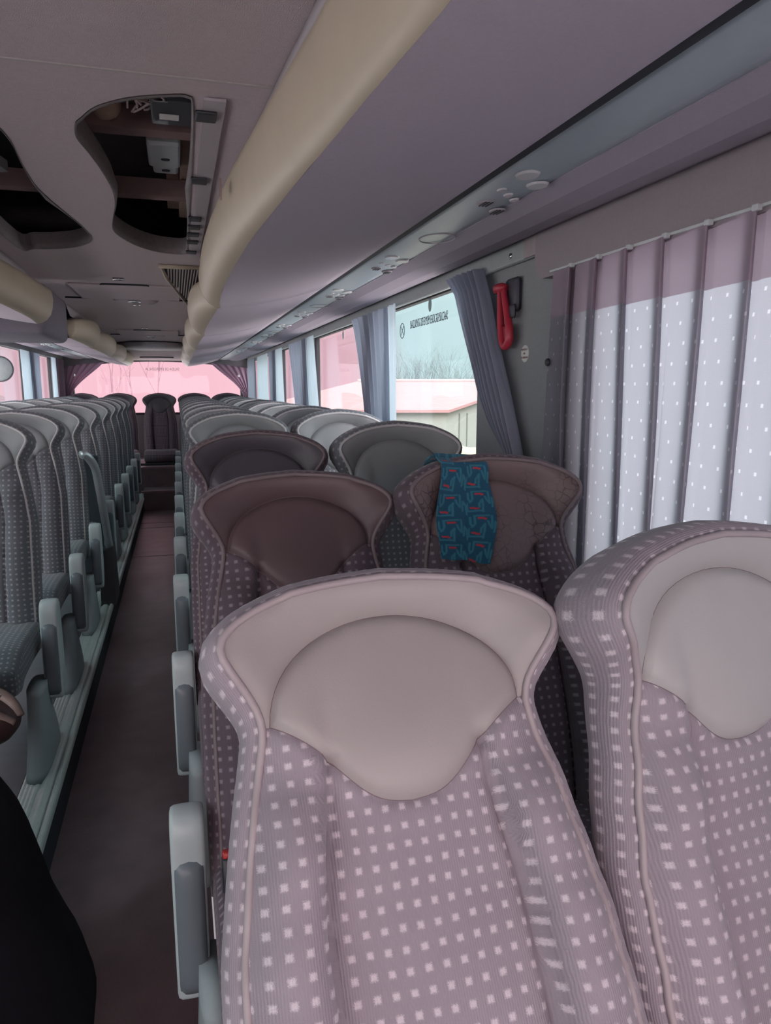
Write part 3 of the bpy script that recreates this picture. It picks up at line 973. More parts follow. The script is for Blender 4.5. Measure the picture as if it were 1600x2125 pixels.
# armrest (hanging down): shell with cap, dark pad on the front
def arm_meshes():
    bm = BM()
    # side profile in (y, z): pivot at the top; y negative is forward
    prof = [(-.020, .0), (.010, .004), (.034, -.004), (.046, -.03), (.050, -.07), (.056, -.14), (.062, -.21), (.052, -.28), (.030, -.335), (.0, -.362), (-.030, -.355), (-.036, -.33), (-.036, -.20), (-.038, -.06), (-.034, -.02)]
    prof = [(p.x, p.y) for p in catmull([(a, b, 0) for a, b in prof], 3, True)]
    cy, cz = 0.005, -.17
    rows = []
    for x, s in ((-.030, .80), (-.028, .93), (-.022, .985), (-.010, 1), (.010, 1), (.022, .985), (.028, .93), (.030, .80)):
        rows.append([(x, cy + (y - cy) * s, cz + (z - cz) * (1 - (1 - s) * .3)) for y, z in prof])
    loft(bm, rows, close_u=True, cap=True)
    shell = mesh_from(bm, 'armrest', M['armshell'])
    bm = BM()
    pts = []
    for i in range(13):
        z = -.075 - .265 * i / 12
        b = .004 * math.sin(PI * i / 12)
        e = 0 if 0 < i < 12 else .008
        pts.append([(-.0262, -.030 + e, z), (-.0245, -.039 - b + e, z), (-.014, -.0445 - b + e, z), (0, -.046 - b + e, z), (.014, -.0445 - b + e, z), (.0245, -.039 - b + e, z), (.0262, -.030 + e, z)])
    loft(bm, pts, close_u=True, cap=True)
    pad = mesh_from(bm, 'arm_pad', M['armpad'])
    return shell, pad
me_arm, me_pad = arm_meshes()
# moulded leg cover on the aisle side
def leg_mesh():
    bm = BM()
    rows = []
    for i in range(15):
        t = i / 14                        # 0 top, 1 bottom
        z = -.17 - .285 * t
        yf = -.20 - .09 * t ** 1.4 + .02 * math.sin(PI * t); yb = -.02 + .12 * smooth01(.1, 1, t)
        b = .028 + .012 * t
        n = 16; row = []
        for k in range(n):
            a = 2 * PI * k / n
            c, s = math.cos(a), math.sin(a)
            row.append((b * (abs(c) ** .6) * (1 if c > 0 else -1), (yf + yb) / 2 + (yb - yf) / 2 * (abs(s) ** .7) * (1 if s > 0 else -1), z))
        rows.append(row)
    loft(bm, rows, close_u=True, cap=True)
    return mesh_from(bm, 'leg_cover', M['legcover'])
me_leg = leg_mesh()
bm = BM(); box(bm, -.17, .17, -.36, -.06, -.16, -.125, .006)
me_frame = mesh_from(bm, 'seat_frame', M['blackplastic'])
for p in me_frame.polygons: p.use_smooth = False
bm = BM(); box(bm, -.014, .014, -.012, .012, 0, .06, .004); me_buckle = mesh_from(bm, 'buckle', M['blackplastic'])
bm = BM(); box(bm, -.012, .012, -.010, .010, .058, .070, .003); me_button = mesh_from(bm, 'buckle_button', M['redplastic'])

bm = BM(); loft(bm, [[(-.03, -.34, -.155), (.03, -.34, -.155), (.03, -.08, -.155), (-.03, -.08, -.155)], [(-.02, -.28, -.26), (.02, -.28, -.26), (.02, -.12, -.26), (-.02, -.12, -.26)], [(-.03, -.36, -.458), (.03, -.36, -.458), (.03, -.04, -.458), (-.03, -.04, -.458)]], close_u=True, cap=True)
me_ped = mesh_from(bm, 'seat_leg', M['legcover'])
CUSH_Z = -.85
def pmesh(name, me, parent, loc=(0, 0, 0), rot=(0, 0, 0), mat_=None):
    o = bpy.data.objects.new(name, me); COL.objects.link(o); o.parent = parent
    o.location = loc; o.rotation_euler = rot
    if mat_:
        o.material_slots[0].link = 'OBJECT'; o.material_slots[0].material = mat_
    return o
ORD = ['first', 'second', 'third', 'fourth', 'fifth', 'sixth', 'seventh', 'eighth', 'ninth', 'tenth', 'eleventh', 'twelfth', 'thirteenth', 'fourteenth']
def seat(x, y, recl, aisle, label, mats, group, zup=0.0, buckle=False, leg=True, arm_y=None, yaw=0.0, zb=0.0, arm=True):
    """x centre, y position of the backrest foot, recl = recline; aisle = -1/+1 side of the armrest, 0 none"""
    o = empty('coach_seat', (x, y, PLAT + zup))
    tag(o, label, 'coach seat', group)
    cz = CUSH_Z - PLAT
    a = R(recl)
    rot = (-a, 0, R(yaw))
    b0 = (0, 0, cz - .05 + zb)
    fab, lea, pip = mats
    br = pmesh('backrest', me_cloth, o, b0, rot, M[fab])
    pmesh('side_band', me_band, br, mat_=M[fab])
    pmesh('back_shell', me_shell, br)
    pmesh('headrest_rim', me_rim, o, b0, rot, M[lea])
    hp_ = pmesh('headrest_pad', me_cap, o, b0, rot, M[lea])
    if y < 4:
        pmesh('seam', me_seam, hp_)
        pmesh('seam', me_seam2, br); pmesh('seam', me_seam3, br)
    pmesh('piping', me_pipe, o, b0, rot, M[pip])
    pmesh('seat_cushion', me_cush, o, (0, .03, cz), mat_=M[fab])
    pmesh('seat_frame', me_frame, o, (0, 0, cz + .005))
    if not aisle and y < 10:
        pmesh('seat_leg', me_ped, o, (0, 0, cz))
    if aisle and arm:
        ar = pmesh('armrest', me_arm, o, (XC - aisle * .2275 - .018 - x, (arm_y - y) if arm_y else -.05, cz + .105))
        pmesh('arm_pad', me_pad, ar)
    if aisle and leg:
        pmesh('leg_cover', me_leg, o, (aisle * .218, arm_y - y + .03, cz))
    if buckle:
        bk = pmesh('buckle', me_buckle, o, (aisle * .185, -.06, cz + .0), (R(-15), 0, 0))
        pmesh('buckle_button', me_button, bk)
    return o

xRA, xRW = .232, .675
xLA, xLW = -.735, -1.20
#        x,   foot y, recline (aisle column) ; x, foot y, recline (window column) ; armrest y
rowsR = [((.231, .40, 34), (.684, .54, 16.5), .43), ((.236, 1.20, 27.5), (.662, 1.205, 22), 1.237), ((.232, 2.03, 18), (.680, 2.10, 12), 2.042),
         ((.245, 3.07, 8), (.700, 3.12, 7), 2.95), ((.240, 3.86, 9), (.695, 3.88, 8), 3.74), ((.238, 4.62, 8), (.69, 4.62, 9), 4.50), ((.238, 5.38, 9), (.69, 5.38, 8), 5.25),
         ((.238, 6.15, 8), (.69, 6.14, 8), 6.02), ((.238, 6.90, 8), (.69, 6.90, 8), 6.78), ((.238, 7.67, 8), (.69, 7.67, 8), 7.55), ((.238, 8.44, 8), (.69, 8.44, 8), 8.32), ((.238, 9.19, 8), (.69, 9.19, 8), 9.07)]
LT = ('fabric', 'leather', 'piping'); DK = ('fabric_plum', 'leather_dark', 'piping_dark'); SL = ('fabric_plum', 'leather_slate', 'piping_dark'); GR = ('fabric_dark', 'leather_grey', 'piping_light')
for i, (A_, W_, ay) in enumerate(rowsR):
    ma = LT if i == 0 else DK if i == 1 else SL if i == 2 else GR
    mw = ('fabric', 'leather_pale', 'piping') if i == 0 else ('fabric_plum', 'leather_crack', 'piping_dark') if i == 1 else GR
    extra = ['large pale lilac seat with dotted cloth filling the foreground, right aisle column', 'brown-headed seat directly behind the big pale foreground seat, right aisle column',
             'dark seat third from the camera in the right aisle column, head nearly black'][i] if i < 3 else \
            'grey dotted coach seat %s from the camera in the right aisle column' % ORD[i]
    wl = ['pale leather seat cut by the right edge of the photo, beside the closed curtain', 'cracked brown leather seat with the teal cloth hung over its head',
          'grey seat behind the one with the teal cloth, beside the emergency window'][i] if i < 3 else \
          'grey dotted coach seat %s from the camera in the right window column' % ORD[i]
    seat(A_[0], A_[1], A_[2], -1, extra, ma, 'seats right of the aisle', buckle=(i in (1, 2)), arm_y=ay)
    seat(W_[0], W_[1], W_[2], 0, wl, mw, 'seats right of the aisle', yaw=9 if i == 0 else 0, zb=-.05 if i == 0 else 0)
rowsL = [(2.05, 16, 1.95), (2.82, 10, 2.72), (3.57, 10, 3.47), (4.35, 9, 4.25), (5.24, 9, 5.14), (6.12, 8, 6.02), (6.87, 8, 6.76), (7.55, 8, 7.43), (8.28, 8, 8.16), (9.0, 8, 8.88)]
for i, (y, rc, ay) in enumerate(rowsL):
    nm = ['dotted seat at the left edge whose grey leg cover stands by the black coat', 'dotted grey seat first whose armrest shows at the left edge, beside the aisle',
          'dotted grey seat two in front of the handrail in the left aisle column', 'dotted grey seat just in front of the curved handrail, left of the aisle',
          'dotted grey seat just behind the curved handrail and black partition'][i] if i < 5 else \
        'grey dotted coach seat %s behind the curved handrail in the left aisle column' % ORD[i - 4]
    seat(xLA, y, rc, 1, nm, GR, 'seats left of the aisle', arm_y=ay, arm=(i > 0))
    if i >= 4:
        wl = ['dotted window seat level with the curved handrail on the left', 'dotted window seat just behind the black partition on the left'][i - 3] if i < 5 else \
            'grey dotted coach seat %s behind the handrail in the left window column' % ORD[i - 4]
        seat(xLW, y, rc - 1, 0, wl, GR, 'seats left of the aisle')
for x, nm in ((xLW, 'rear bench seat at the left corner below the pink window'), (xLA, 'rear bench seat second from the left below the pink window'), (XC, 'dark seat at the end of the aisle in the middle of the rear bench'),
              (xRA, 'rear bench seat second from the right below the pink window'), (xRW, 'rear bench seat at the right corner below the pink window')):
    seat(x, 10.22, 9, 0, nm, ('fabric_plum', 'leather_slate', 'piping_dark'), 'seats of the rear bench', zup=.035)
bm = BM(); box(bm, XL + .01, XR - .01, 9.78, 10.4, -.98, -.95, .01); tag(obj('bench_base', bm, M['blackplastic']), 'dark base under the rear bench seats above the steps', 'bench base')

# ------------------------------------------------------------------ teal cloth on the seat head
def teal_cloth():
    xRW, y0, rc = rowsR[1][1]
    a = R(rc)
    me = bpy.data.meshes.new('folded_cloth')
    NU, NV = 96, 210
    wd = .118
    # path over the head: back, top, front
    def path(s, uu):
        # s in metres measured from the top edge; positive = down the front
        if s >= 0:
            v = .802 - s
            if v > .785: w = wsurf(uu, .782) + .006 - .02 * (v - .785) / .017
            else: w = max(wsurf(uu + a_, max(.4, min(.785, v + b_))) for a_ in (-.015, 0, .015) for b_ in (-.015, 0, .015)) + .006
            return (v, w)
        s = -s
        if s < .09: return (.810 + .003 * math.sin(s / .09 * PI), -s + wsurf(uu, .782) - .012)
        return (.810 - (s - .09), -.105 + wsurf(uu, .782))
    verts, cols = [], []
    for j in range(NV + 1):
        s = -.16 + (.16 + .232) * j / NV
        for i in range(NU + 1):
            f = i / NU
            left = -.125 - .022 * max(0, s) / .23 + .004 * math.sin(s * 35)
            right = -.012 + .010 * math.sin(max(0, s) * 14) - .020 * smooth01(.14, .24, s)
            u = left + (right - left) * f
            ss = s + (.020 * (f - .5) + .002 * math.sin(f * 9)) * max(0, (j - NV + 40) / 40)
            v, w = path(ss, u)
            w += .0012 * math.sin(f * 14 + s * 30)
            yy = y0 - w * math.cos(a) + v * math.sin(a)
            zz = (CUSH_Z - .05) + v * math.cos(a) + w * math.sin(a)
            verts.append((xRW + u, yy, zz)); cols.append((f * wd, s + .2))
    faces = []
    for j in range(NV):
        for i in range(NU):
            q = j * (NU + 1) + i
            faces.append((q, q + 1, q + NU + 2, q + NU + 1))
    me.from_pydata(verts, [], faces)
    ca = me.color_attributes.new('pattern', 'FLOAT_COLOR', 'POINT')
    TW, TH = .062, .056
    def near(p, a, b, r): return segdist(p, a, b) < r
    # hooks and brackets woven into one repeat (x across, y down), all in 0..1 units
    strokes = [((.20, .12), (.66, .12)), ((.20, .12), (.20, .44)), ((.20, .44), (.10, .56)), ((.06, .18), (.06, .44)), ((.06, .44), (.12, .52)),
               ((.76, .14), (.76, .62)), ((.62, .34), (.66, .48)), ((.66, .48), (.76, .62)),
               ((.0, .92), (.44, .92)), ((.0, .92), (.0, .60)), ((.50, .96), (.52, .46)), ((.52, .46), (.40, .62)), ((.40, .62), (.40, .76)), ((.86, .40), (.96, .56)), ((.96, .56), (.98, .92)), ((.86, .40), (.84, .76))]
    reds = [((.32, .22), (.56, .24)), ((.12, .78), (.34, .82))]
    for k, (x, y) in enumerate(cols):
        sx, sy = x / TW, y / TH
        cx = math.floor(sx); sy += .12 * (cx % 2)
        p = (sx - cx, sy - math.floor(sy))
        c = (.010, .078, .135)
        if any(near(p, a_, b_, .038) for a_, b_ in strokes): c = (.030, .165, .225)
        if any(near(p, a_, b_, .035) for a_, b_ in reds): c = (.45, .035, .045)
        ca.data[k].color = (*c, 1)
    for p in me.polygons: p.use_smooth = True
    m, t, pr, out = newmat('teal_plush')
    at = t.nodes.new('ShaderNodeAttribute'); at.attribute_name = 'pattern'
    t.links.new(at.outputs['Color'], pr.inputs['Base Color'])
    pr.inputs['Roughness'].default_value = .95; pr.inputs['Sheen Weight'].default_value = .25; pr.inputs['Sheen Tint'].default_value = (.4, .8, .9, 1)
    me.materials.append(m)
    o = bpy.data.objects.new('folded_cloth', me); COL.objects.link(o)
    sm = o.modifiers.new('thickness', 'SOLIDIFY'); sm.thickness = .003; sm.offset = 1
    tag(o, 'teal cloth with blue hooks and red dashes draped over a seat head', 'cloth')
teal_cloth()

# ------------------------------------------------------------------ curtains
def curtain(name, parent_fn, yt0, yt1, yb0, yb1, zt, zb, folds, amp, m, x=.985, sgn=1, tie=None, curve=0.0, seed=0, heading=None):
    """pleated sheet; yt at the top, yb at the bottom"""
    rnd = random.Random(seed)
    ph = [rnd.uniform(-.6, .6) for _ in range(folds + 1)]
    NU, NV = folds * 10, 26
    t_ = empty(name, (x, (yt0 + yt1) / 2, zt))
    bm = BM(); rows = []
    w0 = abs(yt1 - yt0)
    for j in range(NV + 1):
        s = j / NV
        z = zt + (zb - zt) * s
        row = []
        for i in range(NU + 1):
            f = i / NU
            e = s ** 1.0
            if tie is not None:
                e = math.sin(PI / 2 * s) if tie == 'sin' else s ** tie
            a = yt0 + (yb0 - yt0) * e; b = yt1 + (yb1 - yt1) * e
            y = a + (b - a) * f
            fold = math.sin(2 * PI * (folds * f) + ph[int(f * folds)] * .3)
            squeeze = max(.35, abs(b - a) / max(.01, w0))
            row.append((sgn * (-amp * fold * (.55 + .45 * s)) , y + amp * .35 * math.cos(2 * PI * folds * f) * .6 - t_.location.y, z - zt))
        rows.append(row)
    V = loft(bm, rows)
    uvl = bm.loops.layers.uv.new('UVMap')
    idx = {}
    for j, r_ in enumerate(V):
        for i, v in enumerate(r_): idx[v] = (i / NU * w0 * 1.35, -(zt + (zb - zt) * j / NV))
    for f in bm.faces:
        for l in f.loops: l[uvl].uv = idx[l.vert]
    o = obj('curtain_cloth', bm, m, t_, True)
    return t_
cg = 'gathered side curtains'
def put(lab, *a, **k):
    t_ = curtain('curtain', None, *a, **k); tag(t_, lab, 'curtain', None); return t_
# the near, closed curtain
YN0, YN1 = -.4, 1.80
def near_curtain():
    t_ = empty('curtain', (.985, .7, .31)); tag(t_, 'closed lilac curtain with woven white dots over the nearest right window', 'curtain')
    pl = []
    y = 1.815
    rnd = random.Random(3)
    edges = []
    while y > YN0:
        w = rnd.uniform(.118, .130); edges.append((y, w)); y -= w
    # cross section: flat panel then a narrow fold pulled towards the room
    def section(spread, depth, z):
        pts = []
        for (y, w) in edges:
            d = depth * .3
            pts += [(.0, y), (.004, y - w * .3), (.008, y - w * .62), (d + .006, y - w * .86), (d + .004, y - w * .90), (.0, y - w * .80), (-.006, y - w * .70), (-.008, y - w * .78), (-.004, y - w * .92)]
        return pts
    bm = BM(); rows = []
    NV = 34
    for j in range(NV + 1):
        s = j / NV
        z = .305 - 1.0 * s
        pts = section(1, .030 + .012 * math.sin(s * 5), z)
        row = []
        for q, (d, y) in enumerate(pts):
            lean = .02 * s * math.sin(q * .9) - .03 * s * (q / len(pts)) * 0
            pull = .04 * smooth01(0, 1, s) if q < 2 else 0
            row.append((-d - .004 * math.sin(s * 5 + (q // 9) * .9), y + .018 * s * math.sin((q // 9) * 1.9) + pull, z))
        rows.append(row)
    # smooth rows along section
    rows2 = []
    for r_ in rows:
        c = catmull(r_, 4); rows2.append([(p.x + .0, p.y - .7, p.z - .31) for p in c])
    cut = 4
    for nm, a, b, m in (('heading_band', 0, cut, M['curtain_head']), ('curtain_cloth', cut, NV, M['curtain_near'])):
        bm = BM()
        V = loft(bm, rows2[a:b + 1])
        uvl = bm.loops.layers.uv.new('UVMap'); idx = {}
        for j, r_ in enumerate(V):
            acc = 0; prev = None
            for i, v in enumerate(r_):
                if prev is not None: acc += (v.co - prev).length
                prev = v.co
                idx[v] = (acc, v.co.z)
        for f in bm.faces:
            for l in f.loops: l[uvl].uv = idx[l.vert]
        obj(nm, bm, m, t_, True)
    # runners along the top
    for (y, w) in edges:
        bm = BM(); box(bm, -.014, -.002, y - w * .9 - .7 - .006, y - w * .9 - .7 + .008, -.008, .003, .002)
        obj('curtain_runner', bm, M['whitebox'], t_)
    bm = BM(); box(bm, -.003, .004, YN0 - .7, 1.83 - .7, -.002, .003); obj('curtain_rail', bm, M['whitebox'], t_)
    bm = BM(); disc(bm, (-.014, 1.80 - .7, .07 - .31), .011, .011, h=.005, axis=((0, 1, 0), (0, 0, 1), (-1, 0, 0)), n=16)
    obj('press_stud', bm, M['blackplastic'], t_, True)
near_curtain()
EL = [(.395, 2.61), (.33, 2.51), (.21, 2.43), (.09, 2.345), (-.03, 2.27), (-.11, 2.19), (-.17, 2.10), (-.22, 2.03), (-.25, 2.03)]
ER = [(.395, 2.31), (.28, 2.235), (.18, 2.185), (.08, 2.13), (-.045, 2.06), (-.165, 2.00), (-.22, 1.975), (-.25, 1.97)]
t_ = empty('curtain', (.985, 2.3, .39)); tag(t_, 'slate curtain tied back against the wall panel that holds the red hammer', 'curtain')
bm = BM(); rows = []
for j in range(41):
    z = .392 - .64 * j / 40
    a = interp([(-p, q) for p, q in EL], -z); b = interp([(-p, q) for p, q in ER], -z)
    rows.append([(-.016 * math.sin(f * 2 * PI * 7 + .6 * math.sin(z * 9)) - .012 * (1 - abs(2 * f - 1)), a + (b - a) * f - 2.3, z - .39) for f in [k / 90 for k in range(91)]])
loft(bm, rows); obj('curtain_cloth', bm, M['curtain'], t_, True)
t_ = empty('curtain_tieback', (.985, 2.0, -.20)); tag(t_, 'grey curtain tie at the foot of the curtain by the red hammer', 'curtain tie')
bm = BM(); box(bm, -.035, .03, -.045, .05, -.05, .0, .012); obj('band', bm, M['curtain'], t_)
bm = BM(); box(bm, -.012, .012, -.02, .02, -.085, -.045, .004); obj('hook', bm, M['blackplastic'], t_)
put('pale narrow curtain edge beside the emergency window, in front of the broad blue-grey one', 3.28, 3.50, 3.24, 3.42, .385, -.62, 3, .014, M['curtain_pale'], seed=2)
put('broad blue-grey curtain on the pillar behind the emergency window', 3.42, 4.16, 3.34, 3.66, .385, -.62, 7, .022, M['curtain'], seed=3, tie=.75)
put('pale curtain at the far side of the second right window', 5.38, 5.74, 5.05, 5.50, .385, -.62, 5, .016, M['curtain_pale'], seed=4)
put('dark curtain on the pillar behind the second right window', 5.72, 6.62, 5.50, 5.93, .385, -.62, 8, .022, M['curtain'], seed=5)
put('pale curtain at the far side of the third right window', 7.05, 7.55, 6.9, 7.5, .385, -.62, 5, .016, M['curtain_pale'], seed=6)
put('dark curtain on the pillar behind the third right window', 7.50, 8.1, 7.4, 7.85, .385, -.62, 7, .022, M['curtain'], seed=7)
put('pale curtain covering the fourth right window', 8.2, 9.3, 8.2, 9.3, .385, -.62, 9, .018, M['curtain_pale'], seed=8)
put('lilac curtain in the right rear corner', 9.5, 10.6, 9.5, 10.5, .385, -.62, 8, .018, M['curtain'], seed=9)
XLc = 2 * XC - .985
put('pale green-white curtain second from the left edge of the photo', 7.85, 8.33, 7.95, 8.33, .375, -.62, 6, .016, M['curtain_pale'], x=XLc, sgn=-1, seed=11)
put('slate curtain on the pillar nearest the left edge of the photo', 8.30, 8.90, 8.38, 8.80, .375, -.62, 7, .020, M['curtain'], x=XLc, sgn=-1, seed=12)
put('pale curtain before the left rear corner', 9.7, 10.05, 9.7, 10.05, .375, -.62, 4, .016, M['curtain_pale'], x=XLc, sgn=-1, seed=13)
put('mauve curtain in the left rear corner', 10.1, 10.7, 10.1, 10.6, .375, -.62, 6, .018, M['curtain_dark'], x=XLc, sgn=-1, seed=14)
# swagged curtains of the rear window
for s, lab in ((-1, 'dark swagged curtain at the left side of the pink rear window'), (1, 'dark swagged curtain at the right side of the pink rear window')):
    t_ = empty('rear_curtain', (XC + s * 1.0, 10.86, .36)); tag(t_, lab, 'curtain')
    bm = BM(); rows = []
    NV, NU = 26, 60
    for j in range(NV + 1):
        q = j / NV
        z = .37 - .95 * q
        inner = 1.16 - .52 * (1 - smooth01(-.15, .52, q)) + .10 * max(0, q - .5)
        row = []
        for i in range(NU + 1):
            f = i / NU
            x = 1.24 - (1.24 - inner) * f
            zz = z - .0 * f
            top = .372 - .085 * (x / 1.13) ** 2 + .02
            zz = min(zz, top)
            row.append((s * (x) - s * 1.0, -.02 - .018 * math.sin(f * 34 + q * 2) - .02 * q, zz - .36))
        rows.append(row)
    loft(bm, rows)
    obj('curtain_cloth', bm, M['curtain_dark'], t_, True)
    bm = BM(); box(bm, s * .10 - .012, s * .10 + .012, -.055, -.045, -.20, -.16, .004); obj('metal_clip', bm, M['chrome'], t_)

# ------------------------------------------------------------------ hammer, stickers, signs
t_ = empty('emergency_hammer', (XR - .0, 2.155, .135)); t_.scale = (1, .9, .86); tag(t_, 'red emergency hammer on a dark holder beside the tied curtain', 'emergency hammer')
bm = BM()
box(bm, -.024, 0, -.080, .012, .115, .235, .014, 3); box(bm, -.034, -.02, -.085, -.045, .09, .14, .01, 3)
obj('holder', bm, mat('hammer_holder', (.05, .05, .065), .5), t_, True)
hp = [(-.035, .052, .195), (-.037, .035, .205), (-.037, .00, .205), (-.036, -.02, .20)]
bm = BM(); tube(bm, hp, [.010, .017, .017, .014], 10)
redm = mat('hammer_red', (.42, .028, .05), .4, noise=.08)
obj('hammer_head', bm, redm, t_, True)
bm = BM(); tube(bm, [(-.036, .060, .188), (-.035, .048, .197)], [.003, .007], 8); obj('steel_tip', bm, M['chrome'], t_, True)
bm = BM()
L1 = catmull([(-.036, .018, .20), (-.036, .012, .14), (-.036, .004, .07), (-.036, -.012, .015), (-.036, -.038, -.008), (-.036, -.064, .012), (-.036, -.066, .05), (-.036, -.048, .10), (-.036, -.026, .155), (-.036, -.012, .20)], 5)
tube(bm, L1, [.009 + .005 * math.sin(PI * min(1, k / (len(L1) - 1))) for k in range(len(L1))], 8)
obj('handle', bm, redm, t_, True)
bm = BM(); box(bm, -.036, -.030, -.055, .003, .01, .07, .01); obj('handle_web', bm, mat('hammer_web', (.30, .02, .04), .5), t_)

def text_mesh(body, size, m, parent, mw, name='lettering', extrude=.0004, align='CENTER', sx=1.0):
    cu = bpy.data.curves.new(name, 'FONT'); cu.body = body; cu.size = size; cu.extrude = extrude; cu.align_x = align; cu.align_y = 'CENTER'; cu.resolution_u = 3; cu.offset = -size * .012
    tmp = bpy.data.objects.new('tmp', cu); COL.objects.link(tmp)
    bpy.context.view_layer.update()
    me = bpy.data.meshes.new_from_object(tmp.evaluated_get(bpy.context.evaluated_depsgraph_get()))
    bpy.data.objects.remove(tmp); me.materials.append(m)
    if sx != 1.0:
        for v in me.vertices: v.co.x *= sx
    o = bpy.data.objects.new(name, me); COL.objects.link(o)
    if parent: o.parent = parent
    o.matrix_local = mw
    return o
# text frame on the right wall seen from inside: reading direction is towards -y, up is +z, facing -x
def wallmat(x, y, z, mirror=False):
    s = 1 if mirror else -1
    return Matrix(((0, 0, -1, x), (s, 0, 0, y), (0, 1, 0, z), (0, 0, 0, 1)))
t_ = empty('round_sticker', (XR - .001, 2.055, .105)); tag(t_, 'white round sticker with three lines of print under the red hammer', 'sticker')
bm = BM(); disc(bm, (0, 0, 0), .026, .026, h=.0012, axis=((0, 1, 0), (0, 0, 1), (-1, 0, 0)), n=28); obj('disc', bm, M['sticker'], t_)
for k, s in enumerate(('MARTILLO', 'DE', 'SEGURIDAD')):
    text_mesh(s, .0085, M['inkbrown'], t_, wallmat(-.0018, 0, .012 - .012 * k))
GX = XR + .036
t_ = empty('window_lettering', (GX, 3.12, .29)); tag(t_, 'small dark doubled lettering on the emergency window glass', 'lettering')
text_mesh('SALIDA DE EMERGENCIA', .052, M['ink'], t_, wallmat(-.0, -.05, 0), sx=.86)
text_mesh('SALIDA DE EMERGENCIA', .052, M['ink'], t_, wallmat(.001, -.05, .002, True), sx=.86)
t_ = empty('window_symbol', (GX, 3.44, .275)); tag(t_, 'thin circled cross printed on the emergency window glass', 'symbol')
bm = BM(); tube(bm, [(0, .035 * math.cos(2 * PI * k / 24), .035 * math.sin(2 * PI * k / 24)) for k in range(24)], .0022, 5, True); obj('ring', bm, M['ink'], t_)
bm = BM(); tube(bm, [(0, -.02, -.02), (0, .02, .02)], .0018, 5); tube(bm, [(0, -.02, .02), (0, .02, -.02)], .0018, 5); obj('cross', bm, M['ink'], t_)
bm = BM(); disc(bm, (GX, 3.04, .355), .022, .030, h=.001, axis=((0, 1, 0), (0, 0, 1), (-1, 0, 0)), n=24)
tag(obj('oval_sticker', bm, M['symbol']), 'dark oval sticker at the top of the emergency window', 'sticker')
bm = BM(); disc(bm, (GX, 4.75, .345), .020, .030, h=.001, axis=((0, 1, 0), (0, 0, 1), (-1, 0, 0)), n=24)
tag(obj('oval_sticker', bm, M['symbol']), 'small dark oval sticker at the top of the second right window', 'sticker')
t_ = empty('rear_window_lettering', (XC - .07, YB + .02, .27)); tag(t_, 'small mirrored lettering at the top of the pink rear window', 'lettering')
text_mesh('SALIDA DE EMERGENCIA', .058, M['ink'], t_, Matrix(((-1, 0, 0, .12), (0, 0, -1, 0), (0, 1, 0, 0), (0, 0, 0, 1))), sx=.72)
bm = BM(); box(bm, GX - .002, GX, 6.7, 6.95, .24, .27)
tag(obj('glass_sticker', bm, M['symbol']), 'faint grey strip sticker on the third right window', 'sticker')

# ------------------------------------------------------------------ ceiling fittings
for i, yy in enumerate((4.0, 7.0)):
    t_ = empty('ceiling_hatch', (XC, yy, CEIL)); tag(t_, ['roof hatch panel with chrome handles behind the open ceiling holes', 'far roof hatch panel near the pink end of the ceiling'][i], 'roof hatch')
    def arc(x0, x1, y, bulge):
        return [(x0 + (x1 - x0) * k / 20, y + bulge * smooth01(.12, .32, k / 20) * (1 - smooth01(.68, .88, k / 20)), -.004) for k in range(21)]
    bm = BM(); tube(bm, arc(-.27, .27, .22, -.22), .004, 6); obj('front_groove', bm, M['gap'], t_)
    bm = BM(); tube(bm, arc(-.36, .33, .62, -.04), .005, 6); obj('rear_groove', bm, M['gap'], t_)
    bm = BM(); box(bm, -.27, .27, .02, .60, -.010, .0, .004); obj('panel', bm, M['ceiling'], t_)
    bm = BM(); disc(bm, (0.02, .72, 0), .13, .16, h=-.012, axis=((1, 0, 0), (0, 1, 0), (0, 0, 1)), n=28); obj('handle_plate', bm, M['ceiling'], t_, True)
    bm = BM(); tube(bm, [(-.02, .60, -.02), (.05, .60, -.02)], .006, 8); obj('handle', bm, M['chrome'], t_, True)
    bm = BM(); tube(bm, [(.0, .78, -.02), (.04, .78, -.02)], .006, 8); obj('handle', bm, M['chrome'], t_, True)
    bm = BM(); tube(bm, [(-.04, -.20, -.006), (.01, -.20, -.006)], .006, 8); obj('handle', bm, M['chrome'], t_, True)
t_ = empty('air_grille', (.04, 4.0, CEIL)); tag(t_, 'wedge-shaped slatted air grille beside the right rack', 'air grille')
bm = BM()
for k in range(11):
    x1 = .075 - k * .0125
    y1 = 3.95 - k * .055 if k else 4.75
    y1 = 4.75 - k * .10
    tube(bm, [(x1 - .0, -.62, -.006), (x1 - .002, y1 - 4.0, -.006)], .0032, 5)
obj('slat', bm, mat('grille_slat', (.40, .35, .33), .45), t_)
bm = BM(); vs = [bm.verts.new(p) for p in ((.085, -.64, -.002), (-.075, -.64, -.002), (-.05, -.25, -.002), (.06, .85, -.002), (.085, .85, -.002))]; bm.faces.new(vs)
r_ = bmesh.ops.extrude_face_region(bm, geom=bm.faces[:]); [setattr(v, 'co', v.co + Vector((0, 0, .004))) for v in r_['geom'] if isinstance(v, bmesh.types.BMVert)]
obj('frame', bm, mat('grille_back', (.10, .085, .085), .7), t_)
bm = BM(); tube(bm, [(-.080, -.66, -.008), (-.06, -.3, -.010), (.055, .86, -.008)], .006, 6); tube(bm, [(-.09, -.66, -.008), (.085, -.66, -.008)], .010, 6); obj('edge_bead', bm, M['tube'], t_, True)
bm = BM(); disc(bm, (XC, 9.2, ceil_z(XC, 9.2) + .01), .45, .6, h=-.045, axis=((1, 0, 0), (0, 1, 0), (0, 0, 1)), n=32)
tag(obj('ceiling_dome', bm, M['greypanel'], None, True), 'shallow oval housing in the ceiling above the rear aisle', 'ceiling housing')
